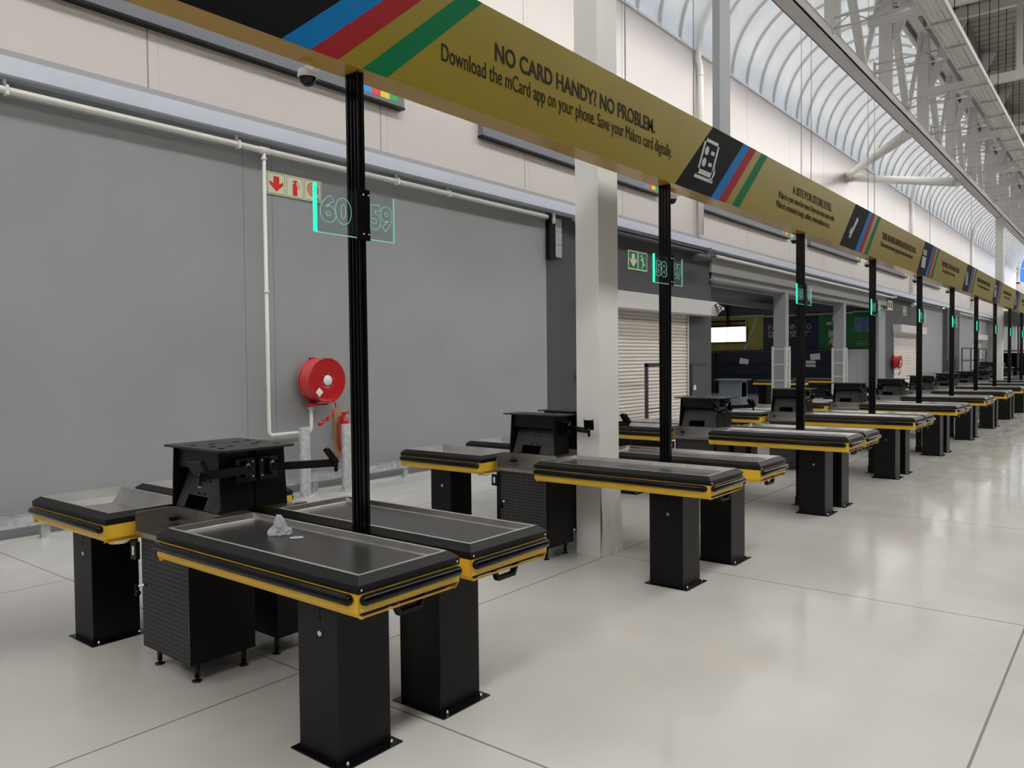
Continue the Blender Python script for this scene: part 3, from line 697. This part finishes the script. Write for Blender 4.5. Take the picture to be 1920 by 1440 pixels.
# fire hose reels
def hose_reel(x, lb, full=True, s=1.):
    r = empty('fire_hose_reel', (x, W-.2, 1.47)); tag(r, lb, 'hose reel', 'red fire hose reels')
    MB().lathe([(0, -.15), (.085, -.150), (.10, -.162), (.20, -.155), (.268, -.150), (.285, -.165), (.292, -.155), (.285, -.14), (.20, -.14), (0, -.14)], (0, 0, 0), 'y', None, 48).build('front_disc', red, r)
    MB().lathe([(.0, .07), (.285, .07), (.292, .08), (.285, .09), (0, .09)], (0, 0, 0), 'y', None, 48).build('back_disc', red, r)
    b = MB()
    for k in range(5):
        yy = -.118+.042*k
        b.lathe([(.225+.021*math.cos(t*PI/4), yy+.021*math.sin(t*PI/4)) for t in range(9)], (0, 0, 0), 'y', None, 40)
        b.lathe([(.255+.019*math.cos(t*PI/4), yy+.019*math.sin(t*PI/4)) for t in range(9)], (0, 0, 0), 'y', None, 40)
    b.build('hose_coil', red_hose, r)
    MB().lathe([(.0, -.166), (.066, -.166), (.068, -.158)], (0, 0, 0), 'y', None, 28).build('centre_label', clear, r)
    for k in range(6): MB().ball((.098*math.cos(k*PI/3+.3), -.165, .098*math.sin(k*PI/3+.3)), .008).build('rivet', ban_i, r)
    MB().prism([(-.135, -.09), (-.195, -.15), (-.135, -.21), (-.075, -.15)], 'y', -.160, -.158).build('diamond_label', clear, r)
    b = MB(); b.box(-.03, .03, .05, .197, -.04, .04); b.box(-.03, .03, .13, .197, -.3, .3); b.box(-.17, .05, -.10, .16, -.325, -.305); b.build('wall_bracket', red, r)
    MB().tube([(.17, -.02, -.24), (.19, -.08, -.34), (.13, -.10, -.42), (.02, -.10, -.50), (-.07, -.10, -.56)], .017, None, 10).build('loose_hose', red_hose, r)
    MB().tube([(.13, -.10, -.27), (.14, -.10, -.40), (.11, -.11, -.43)], .005, None, 6).build('tie', clear, r)
    MB().tube([(-.03, -.10, -.535), (-.11, -.10, -.575)], .024, None, 10).box(-.0, .03, -.13, -.10, -.53, -.48).build('nozzle', red, r)
hose_reel(6.40, 'red fire hose reel on the light grey wall, left of the extinguisher')
hose_reel(38.0, 'small distant red fire hose reel on the charcoal wall beside a shutter')
# extinguisher
r = empty('fire_extinguisher', (6.86, W-.10, .55)); tag(r, 'red fire extinguisher on a timber board on the grey wall', 'fire extinguisher')
MB().box(-.10, .10, .075, .098, -.13, .50).build('backing_board', wood, r)
MB().lathe([(0, -.06), (.06, -.06), (.072, -.045), (.072, .33), (.064, .37), (.035, .40), (.02, .41), (.02, .43)], (0, 0, 0), 'z', None, 28).build('cylinder', red, r)
MB().box(-.018, .018, -.02, .02, .425, .45).bar((0, 0, .45), (.06, -.05, .49), .02, .012).bar((0, 0, .45), (.065, -.05, .455), .02, .012).box(-.03, .03, -.01, .01, .45, .47).build('valve', red, r)
MB().tube([(-.02, 0, .44), (-.07, -.01, .42), (-.095, -.02, .32), (-.09, -.03, .12), (-.08, -.03, .0)], .012, None, 10).build('hose', red_hose, r)
b = MB(); n = 8; vs_ = []
for z in (0.03, .27):
    for k in range(n+1):
        t = -PI*.60+k*PI*.42/n-.0; vs_.append((.0735*math.cos(t-.15), .0735*math.sin(t-.15), z))
b.add(vs_, [(k, k+1, n+2+k, n+1+k) for k in range(n)]); b.build('label', clear, r)
# bollards and guard rail
for i, (x, y) in enumerate(((6.03, 8.20), (6.66, 8.15))):
    r = empty('bollard', (x, y, 0)); tag(r, ['galvanised bollard in front of the hose reel pipe, nearer of the two', 'galvanised bollard in front of the extinguisher, beside the lane post'][i], 'bollard', 'galvanised bollards')
    MB().lathe([(.070, .01), (.070, .875), (.066, .885), (0, .887)], (0, 0, 0), 'z', None, 24).build('tube', galv, r)
    MB().lathe([(0, 0), (.115, 0), (.115, .012), (.07, .014)], (0, 0, 0), 'z', None, 28).build('base_flange', galv, r)
    for k in range(4): MB().ball((.092*math.cos(k*PI/2+.5), .092*math.sin(k*PI/2+.5), .016), .009).build('anchor_bolt', zinc, r)
r = empty('guard_rail', (3, 8.38, 0)); tag(r, 'low galvanised guard rail along the foot of the grey wall', 'guard rail')
MB().box(-9.5, 8.3, -.03, .0, .145, .275).box(-9.5, 8.3, -.04, .02, .265, .275).build('rail', galv, r)
for x in [-6.4+1.62*k for k in range(10)]: MB().box(x-.04, x+.04, .0, .05, .008, .25).box(x-.06, x+.06, -.02, .09, 0, .008).build('post', galv, r)
# safety signs
def arrow_down(b, cx, cz_, s, y):
    b.prism([(cx-.18*s, cz_+.38*s), (cx+.18*s, cz_+.38*s), (cx+.18*s, cz_+.0*s), (cx+.42*s, cz_+.12*s), (cx+.42*s, cz_-.05*s), (cx, cz_-.42*s), (cx-.42*s, cz_-.05*s), (cx-.42*s, cz_+.12*s), (cx-.18*s, cz_)], 'y', y-.001, y)
def signbox(name, x, z, n, s, bg_m, lb, y=W-.012):
    r = empty(name, (x, y, z)); tag(r, lb, 'sign')
    MB().box(0, n*s, -.004, .01, 0, s).build('backing', glow_sign, r)
    return r
r = signbox('fire_sign', 5.775, 3.835, 3, .28, glow_sign, 'pale safety sign with red arrow, extinguisher and hose symbols on the grey wall')
y = -.005
b = MB()
for k in range(3):
    for q in ((.015, .265, .012, .016), (.015, .265, .262, .266)): b.box(k*.28+q[0], k*.28+q[1], y-.0005, y, q[2], q[3])
    for q in ((.013, .017), (.262, .266)): b.box(k*.28+q[0], k*.28+q[1], y-.0005, y, .012, .266)
b.build('border', ban_k, r)
b = MB(); arrow_down(b, .14, .14, .24, y); b.build('arrow_symbol', sign_red, r)
b = MB(); b.box(.385, .455, y-.001, y, .03, .16); b.prism([(.385, .16), (.455, .16), (.435, .19), (.405, .19)], 'y', y-.001, y); b.box(.405, .435, y-.001, y, .19, .215); b.bar((.38, y, .21), (.46, y, .225), .002, .012)
b.tube([(.43, y, .21), (.47, y, .20), (.485, y, .16), (.48, y, .12)], .004, None, 6); b.build('extinguisher_symbol', sign_red, r)
b = MB()
for rr in (.035, .062, .09): b.lathe([(rr-.016, -.001), (rr, -.001)], (.70, y, .155), 'y', None, 28)
b.tube([(.70, y, .065), (.76, y, .05), (.80, y, .03)], .006, None, 6); b.build('hose_symbol', sign_red, r)
def exit_sign(x, z, s, lb, n=2, y0=W+.03):
    r = signbox('exit_sign', x, z, n, s, glow_sign, lb, y0); b = MB()
    for k in range(n): b.box(k*s+.06*s, k*s+.94*s, -.006, -.004, .07*s, .93*s)
    b.build('green_panel', sign_green, r)
    b = MB(); arrow_down(b, .5*s, .5*s, .85*s, -.007); b.build('arrow_symbol', glow_sign, r)
    if n > 1:
        b = MB(); c = 1.5*s; y = -.008
        b.lathe([(0, -.001), (.07*s, -.001)], (c-.12*s, y, .78*s), 'y', None, 14)
        b.bar((c-.08*s, y, .68*s), (c+.06*s, y, .42*s), .002, .13*s); b.bar((c+.05*s, y, .42*s), (c-.08*s, y, .12*s), .002, .08*s); b.bar((c+.05*s, y, .42*s), (c+.2*s, y, .30*s), .002, .08*s); b.bar((c+.2*s, y, .30*s), (c+.30*s, y, .33*s), .002, .06*s)
        b.bar((c-.08*s, y, .66*s), (c+.14*s, y, .70*s), .002, .06*s); b.bar((c-.08*s, y, .66*s), (c-.22*s, y, .52*s), .002, .06*s); b.build('running_figure_symbol', glow_sign, r)
exit_sign(14.77, 3.66, .415, 'green exit sign with arrow and running figure on the charcoal wall')
exit_sign(40.0, 3.65, .42, 'distant green exit sign above the second roller shutter', 2, W-.012)
r = signbox('fire_sign', 37.15, 3.78, 2, .42, glow_sign, 'distant pale fire sign on the far charcoal wall above the small hose reel')
MB().box(.10, .30, -.006, -.004, .08, .34).box(.5, .72, -.006, -.004, .08, .34).build('red_symbol', ban_r, r)
# fascia boards on the cream wall
for i, (xa, xb_, lb) in enumerate(((-1.5, 8.07, 'slate fascia board with colour squares on the cream wall, nearest'), (9.84, 16.03, 'slate fascia board with colour squares behind the first white column'), (18.28, 24.5, 'slate fascia board on the cream wall, third from the camera'), (26.4, 32.4, 'slate fascia board on the cream wall, fourth from the camera'), (34.4, 40.4, 'slate fascia board on the cream wall, fifth from the camera'), (42.4, 48.4, 'slate fascia board on the cream wall, sixth from the camera'))):
    r = empty('fascia_board', (xa, W, 5.4)); tag(r, lb, 'board', 'slate fascia boards on the cream wall')
    z0 = .03; MB().box(0, xb_-xa, -.11, -.003, z0, .9).build('board', fascia_m, r); MB().box(-.01, xb_-xa+.01, -.12, -.003, z0-.03, z0).build('bottom_trim', black, r)
    for k, mt in enumerate((fb, fr, fy, fg)):
        sx = xb_-xa-.80+k*.17; MB().box(sx, sx+.168, -.113, -.109, z0+.05, .45).build(['blue_square', 'red_square', 'yellow_square', 'green_square'][k], mt, r)
# downpipes
for i, x in enumerate((18.1, 41.4, 59)):
    r = empty('downpipe', (x, W-.10, 4.4)); tag(r, 'white rainwater downpipe on the cream wall, %s from the camera' % NUM[i], 'pipe', 'rainwater downpipes on the cream wall')
    MB().tube([(0, 0, .37), (0, 0, 4.35), (-.03, 0, 4.5), (-.10, 0, 4.6), (-.14, 0, 4.7), (-.14, -.1, 5.4), (-.14, -.6, 6.2)], .075, None, 14).build('pipe', pipe_w, r)
    MB().tube([(0, 0, 4.26), (0, 0, 4.32)], .09, None, 14).build('collar', pipe_w, r)
    MB().tube([(0, -.20, .02), (0, -.20, -.1), (-.05, -.20, -.22), (-.5, -.20, -.24), (-.7, -.18, -.28)], .085, None, 14).build('lower_bend', wall_dark if i == 0 else galv, r)
# bracket, tile strip, floodlight, switch on the charcoal wall
r = empty('speaker_bracket', (11.8, W, 3.93)); tag(r, 'black perforated steel bracket at the end of the light grey wall', 'bracket')
MB().box(-.09, .09, -.10, .0, -.36, .36).build('plate', black, r)
MB().box(-.01, .03, -.14, -.10, .30, .62).build('hanger', offwhite, r)
for k in range(3): tag(MB().box(11.95, 12.22, W-.01, W+.038, 3.645+.243*k, 3.645+.243*k+.235).build('wall_tile', galv), 'pale square panel beside the black bracket, %s of three' % ['lowest', 'middle', 'topmost'][k], 'panel', 'pale square panels by the black bracket')
def flood(x, z, lb):
    r = empty('emergency_light', (x, W-.05, z)); tag(r, lb, 'light', 'twin spot emergency lights')
    MB().box(-.12, .12, -.02, .08, 0, .13).build('box', white, r)
    for s_ in (-.09, .11): MB().lathe([(0, -.07), (.05, -.065), (.055, .0), (.03, .04), (0, .04)], (s_, -.06, -.04), 'y', None, 14).build('lamp', white, r)
flood(12.75, 4.40, 'white twin lamp emergency light under the beam beside the white column'); flood(37.9, 4.42, 'distant white twin lamp emergency light above the far charcoal wall')
r = empty('call_point', (12.8, W, 1.43)); tag(r, 'red and white call point box beside the white column', 'call point')
MB().box(-.10, 0, -.05, .04, -.05, .06).build('red_box', red, r); MB().box(.005, .16, -.04, .04, -.05, .05).build('white_box', white, r)
# roller shutters
def shutter(x0, x1, zt, bx1, lb, y=W+.04, boxx0=None):
    r = empty('roller_shutter', (x0, y, 0)); tag(r, lb, 'roller shutter', 'cream roller shutters'); L = x1-x0
    b = MB(); n = 0; pr = []
    z = 0.02; h = .078
    while z < zt-.02: pr += [(.0, z), (-.026, z+h*.30), (-.030, z+h*.55), (-.022, z+h*.85), (0, z+h*.97)]; z += h
    vs_ = [(0, q[0]+.03, q[1]) for q in pr]+[(L, q[0]+.03, q[1]) for q in pr]; m = len(pr)
    b.add(vs_, [(i, i+1, m+i+1, m+i) for i in range(m-1)], None, False); b.build('curtain', shut_m, r)
    bx0 = (boxx0 if boxx0 is not None else x0-.15)-x0
    MB().box(bx0, bx1-x0, -.35, .04, zt, zt+.35).build('housing', cream if False else offwhite, r, bevel=.01)
    MB().box(L, L+.05, -.03, .05, 0, zt).build('guide_rail', offwhite, r); MB().box(-.05, 0, -.03, .05, 0, zt).build('guide_rail', offwhite, r)
    return r
shut0 = shutter(13.1, 17.6, 2.77, 18.6, 'cream roller shutter with a long housing, behind the white column')
shutter(38.3, 42.9, 2.80, 43.6, 'distant cream roller shutter beside the small hose reel', W); shutter(60, 64, 2.8, 64.3, 'farthest small cream roller shutter in the grey wall', W)
rnd = random.Random(4); bm = bmesh.new(); bmesh.ops.create_icosphere(bm, subdivisions=2, radius=.15)
for v in bm.verts: v.co *= .75+.5*rnd.random()
crumb = MB().add([v.co[:] for v in bm.verts], [tuple(v.index for v in f.verts) for f in bm.faces]); bm.free()
mo = crumb.build('foil_wrapped_motor', chrome, shut0); mo.location = (18.42-13.1, -.38, 2.92); mo['label'] = 'foil wrapped motor at the end of the shutter housing'
o = MB().tube([(-.1, -.1, .03), (.2, -.1, .03)], .04, None, 10).build('shaft', white, mo)
r = empty('wall_panel_door', (17.72, W+.04, 0)); tag(r, 'small grey service door right of the roller shutter', 'door')
MB().box(0, .9, -.05, -.0, 0, 1.58).build('frame', glass_frame, r); MB().box(.06, .84, -.06, -.05, 0, 1.52).build('leaf', wall_dark, r); MB().box(.10, .22, -.075, -.06, .93, 1.05).build('lock_plate', white, r)
# security frame in front of the shutter
r = empty('metal_frame', (15.27, 8.0, 0)); tag(r, 'slim dark metal door frame standing before the roller shutter', 'frame')
for x in (-.75, .05): MB().box(x, x+.06, 0, .06, 0, 1.60).build('upright', glass_frame, r)
MB().box(-.75, .11, 0, .06, 1.54, 1.62).build('head', glass_frame, r); MB().box(-.75, .11, 0, .03, .0, .42).build('kick_panel', glass_frame, r); MB().box(-.75, .11, 0, .03, .64, .66).box(-.75, .11, 0, .03, .56, .58).build('bar', glass_frame, r)
# ================================================================= OPEN BAY
BX0, BX1, BY = 18.9, 36.9, 20.5
struct(MB().box(BX0-.05, BX0+.12, W+.05, BY, 0, 4.4).build('wall_bay_near', wall_dark))
struct(MB().box(BX1, BX1+.15, W+.25, BY, 0, 5.0).build('wall_bay_end', dim_grey), 'end wall of the open bay carrying the posters')
struct(MB().box(BX0, BX1, BY, BY+.2, 0, 5.0).build('wall_bay_back', dim_grey))
b = MB(); b.box(BX0, BX1, W+.3, BY, 4.45, 4.55)
struct(b.build('ceiling_bay', dim_grey))
struct(MB().box(BX0, BX1-.0, W-.02, W+.25, 3.93, 4.46).box(BX0, BX1, W-.08, W+.2, 3.72, 3.76).box(BX0, BX1, W+.05, W+.1, 3.76, 3.93).build('trim_header', beam_grey), 'grey header beam over the open bay')
for i, (x, wx) in enumerate(((24.25, 1.0), (30.4, 1.2))):
    r = empty('steel_column', (x, W+.1, 0)); tag(r, ['grey steel bay column with plastic corner guards, nearer one', 'grey steel bay column with plastic corner guards, farther one'][i], 'column', 'steel columns of the open bay')
    MB().box(-.14, .14, -.19, .19, 0, 3.72).build('shaft', steel_grey, r)
    for sx, sy in ((-.15, -.20), (.15, -.20), (-.15, .20)):
        MB().box(sx-.035, sx+.035, sy-.035, sy+.035, 0, 2.06).build('corner_guard', offwhite, r)
    b = MB()
    for z in (.5, 1.0, 1.5, 1.98): b.box(-.165, -.15, -.2, .2, z-.02, z+.02); b.box(-.15, .15, -.215, -.20, z-.02, z+.02)
    b.build('strap', offwhite, r)
struct(MB().box(35.6, 36.7, W-.02, W+.25, 0, 3.75).build('wall_bay_jamb', steel_grey))
# posters on the bay's end wall (facing the camera side, x = BX1)
def poster(ya, yb, z0, z1, mt, lb, fn=None):
    r = empty('poster', (BX1-.06, yb, z0)); tag(r, lb, 'poster', 'posters on the bay end wall')
    MB().box(0, .04, 0, ya-yb, 0, z1-z0).build('board', mt, r)
    MB().box(-.01, .045, 0, ya-yb, z1-z0, z1-z0+.07).build('top_rail', offwhite, r)
    if fn: fn(r, ya-yb, z1-z0)
    return r
R2 = (PI/2, 0, -PI/2)
def pa(r, w_, h):
    b = MB()
    for k in range(4): b.box(-.004, 0, .9, w_-.3, h-.24-.22*k, h-.14-.22*k)
    b.build('dark_bands', p_blk, r)
    b = MB()
    for k in range(3): b.box(-.005, 0, 1.2, w_-.5, h-.36-.22*k, h-.26-.22*k)
    b.build('orange_bands', p_or, r)
    b = MB(); b.prism([(1.0, 0), (.35, h-.05), (.25, h-.05), (.9, 0)], 'x', -.003, 0); b.build('white_edge', p_pale, r)
    for k in range(5): MB().lathe([(.02, -.003), (.16, -.006), (.17, 0)], (0, 1.2+.65*k, .35), 'x', None, 12).build('bottle_picture', p_yel, r)
poster(19.6, 14.0, 2.1, 3.72, p_yel, 'yellow poster with dark bands at the left of the bay end wall', pa)
def pb(r, w_, h):
    for s_, z, sz, wd in (('EVERYTHING TO', h-.62, .34, 2.0), ('GARDEN NEEDS!', h-.95, .34, 1.8), ('Get all the tools you are', .78, .17, 2.0), ('looking for, in-store', .58, .17, 1.7)):
        text('lettering', s_, p_pale, r, (-.004, w_-.25, z), R2, size=sz, width=wd)
    MB().box(-.004, 0, .75, .95, .12, .32).build('square_mark', p_yel, r)
poster(14.0, 11.4, 2.1, 3.66, p_navy, 'navy garden poster with white lettering, behind the bay column', pb)
def pc(r, w_, h):
    rnd = random.Random(3); b = MB()
    for k in range(10): yy = 1.75+rnd.uniform(-.2, .2); zz = .15+k*.14; b.box(-.006-.001*k, 0, yy-.12, yy+.12, zz-.07, zz+.08)
    b.build('seed_packets', p_pale, r)
    b = MB()
    for k in range(4): yy = 1.75+rnd.uniform(-.2, .2); zz = .2+k*.33; b.box(-.020, 0, yy-.06, yy+.06, zz-.05, zz+.04)
    b.build('packet_print', p_or, r)
    b = MB(); b.box(-.005, 0, .86, .94, .6, 1.4); b.prism([(.75, 1.1), (1.05, 1.1), (1.0, 1.5), (.8, 1.5)], 'x', -.006, 0)
    for k in range(5): b.prism([(.6+.12*k, .05), (.64+.12*k, .05), (.92+.02*k, .5), (.88+.02*k, .5)], 'x', -.006, 0)
    b.build('glove_and_trowel_picture', p_lg, r)
poster(11.4, 9.05, 2.12, 3.66, p_green, 'green garden poster with seed packets and a glove', pc)
# second green poster, on the jamb side
def pd(r, w_, h):
    MB().prism([(.1, .72), (w_-.05, .72), (w_-.05, 1.38), (.1, 1.38)], 'x', -.004, 0).build('sky_picture', p_sky, r)
    MB().box(-.005, 0, .1, w_-.05, .45, .6).build('grass_picture', p_lg, r)
    for z, wd in ((.28, .5), (.16, .9)): text('lettering', 'GARDENING MADE EASY' if z < .2 else 'Lawn care', p_pale, r, (-.005, w_-.15, z), R2, size=.11, width=wd)
poster(9.03, 8.83, 2.12, 3.66, p_green, 'narrow green edge poster at the right of the bay end wall')
r = poster(9.9, 8.85, 2.10, 3.70, p_green, 'green poster with a blue sky picture, right of the farther bay column', pd); r.location.x = BX1-.12
# lit twin screen
r = empty('lit_screen', (BX1-.3, 14.75, 2.50)); tag(r, 'bright white twin screen hanging before the yellow poster', 'screen')
MB().box(0, .05, 0, 1.95, 0, .76).build('casing', ban_i, r)
for a in (0.02, .99): MB().box(-.006, 0, a, a+.94, .02, .74).build('display', screen_m, r)
MB().box(.0, .04, .9, 1.0, .76, 1.95).build('bracket', black, r)
# shelving below the posters and notices
for i, (ya, yb, z1) in enumerate(((19.6, 16.2, 1.98), (16.15, 13.2, 2.0), (13.15, 10.6, 2.0))):
    r = empty('shelving_unit', (BX1-.55, yb, 0)); tag(r, 'tall navy shelving unit under the posters, %s of three' % ['leftmost', 'middle', 'rightmost'][i], 'shelving', 'navy shelving under the posters')
    MB().box(.0, .5, 0, ya-yb, 0, z1).build('body', navy, r); MB().box(-.02, .5, 0, ya-yb, z1, z1+.04).build('top_rail', glass_frame, r)
    for z in (.4, .9, 1.4): MB().box(-.06, 0, .1, ya-yb-.1, z, z+.03).build('shelf', navy, r)
for i, (y, z, a) in enumerate(((14.75, 1.55, .18), (16.7, 1.75, 0), (11.4, 1.74, -.1), (11.6, 1.42, .05))):
    o = MB().box(-.004, .004, -.22, .22, -.14, .14).build('notice', clear); o.location = (BX1-.568, y, z); o.rotation_euler = (a, 0, 0)
    tag(o, 'white paper notice on the navy shelving, %s' % ['large tilted one near the middle', 'leftmost one', 'upper one behind the bay column', 'lower one behind the bay column'][i], 'notice', 'paper notices on the navy shelving')
tag(MB().box(BX1-.5, BX1-.05, 8.9, 10.5, 0, 2.05).build('block_partition', block), 'pale painted blockwork partition below the green poster', 'wall')
# fill lamps added out of sight to brighten the bay and its posters
for i, (x, y) in enumerate(((25.0, 12.6), (31.5, 15.6))):
    r = empty('bay_fill_lamp', (x, y, 4.30)); tag(r, 'unseen fill lamp added inside the open bay, %s one from the opening' % NUM[i], 'lamp', 'added fill lamps inside the open bay')
    MB().box(-.75, .75, -.09, .09, .04, .15).build('housing', white_paint, r)
    ld = bpy.data.lights.new('bay_fill_light', 'AREA'); ld.shape = 'RECTANGLE'; ld.size = 1.45; ld.size_y = .16; ld.energy = 55; ld.color = (.93, .97, 1.0)
    lo = bpy.data.objects.new('bay_fill_light', ld); C.objects.link(lo); lo.parent = r; lo.location = (0, 0, .03)
# kiosk in the bay
r = empty('kiosk', (26.6, 11.2, 0)); tag(r, 'grey laminate kiosk with a flat top in the open bay', 'kiosk')
MB().box(-.3, .3, -.40, .40, 0, .93).build('body', kiosk_m, r); MB().box(-.38, .38, -.52, .52, .93, .97).build('top', kiosk_m, r)
MB().box(-.22, .22, -.405, -.39, .35, .85).build('opening', darkvoid, r)
# service counters in the bay and beyond
def bay_counter(x, y, rz, lb):
    r = empty('service_counter', (x, y, 0)); r.rotation_euler = (0, 0, rz); tag(r, lb, 'counter', 'yellow edged service counters in the bay')
    MB().box(-.9, .9, -.28, .28, .84, .89).build('top', steel, r); MB().box(-.92, .92, -.30, .30, .72, .84).build('yellow_panel', yellow, r)
    MB().box(-.93, .93, -.31, .31, .80, .84).build('edge_moulding', black, r)
    for s_ in (-.6, .6): MB().box(s_-.15, s_+.15, -.2, .2, 0, .72).build('leg', black, r)
bay_counter(28.5, 10.2, PI/2-.1, 'yellow edged service counter in the bay, nearer one'); bay_counter(31.6, 9.8, PI/2-.1, 'yellow edged service counter in the bay, farther one')
# foil sheet sagging from the bay ceiling
b = MB(); rnd = random.Random(11); n = 10
b.add([(19.4+.5*i, W+.5+.35*j, 4.32+.10*rnd.random()) for i in range(n) for j in range(n)], [(i*n+j, i*n+j+1, (i+1)*n+j+1, (i+1)*n+j) for i in range(n-1) for j in range(n-1)])
tag(b.build('ceiling_foil', galv), 'crumpled silver foil insulation under the bay ceiling', 'insulation')
for i in range(3):
    o = MB().box(BX0+.3, BX1-.3, 10.2+3*i, 10.35+3*i, 3.95, 4.2).build('ceiling_beam', steel_grey); tag(o, 'steel beam under the bay ceiling, %s one from the opening' % NUM[i], 'beam', 'steel beams under the bay ceiling')
# ================================================================= FAR END
for i, (x, ln) in enumerate(((44.5, 3.2), (49.8, 9.0))):
    r = empty('barrier', (x, 7.6, 0)); tag(r, ['short dark queue barrier rail before the far pier', 'long dark queue barrier rail before the far grey wall'][i], 'barrier', 'dark barrier rails by the far wall')
    zt = 1.55 if i == 0 else 2.15
    for z in ([.9, zt] if i == 0 else [1.45, zt]): MB().box(0, ln, -.03, .03, z-.04, z+.04).build('rail', glass_frame, r)
    for k in range(4): MB().box(ln*k/3-.03, ln*k/3+.03, -.03, .03, 0, zt).build('upright', glass_frame, r)
r = empty('entrance_lobby', (66, 6, 0)); tag(r, 'dark entrance lobby box at the far end of the row', 'lobby')
MB().box(0, 4, -2.2, 2.0, 3.9, 4.9).build('fascia', glass_frame, r); MB().box(.5, 4, -2.0, 1.9, 2.0, 2.1).build('transom', glass_frame, r)
for y in (-2, -.7, .6, 1.9): MB().box(.3, .45, y-.06, y+.06, 0, 3.9).build('upright', glass_frame, r)
MB().box(1.0, 1.1, -2, 1.9, 0, 1.9).build('doors', darkvoid, r)
for i, y in enumerate((5.6, 6.6, 7.4)):
    r = empty('stacked_equipment', (48+4*i, y, 0)); tag(r, 'dark stacked equipment near the far wall, %s from the camera' % NUM[i], 'equipment', 'dark equipment near the far wall')
    MB().box(0, .8, -.5, .5, 0, 1.05).build('box', black, r); MB().box(-.05, .85, -.55, .55, 1.05, 1.1).build('lid', black_pebble, r); MB().box(.1, .5, -.2, .2, 1.1, 1.35).build('unit', black_pebble, r)
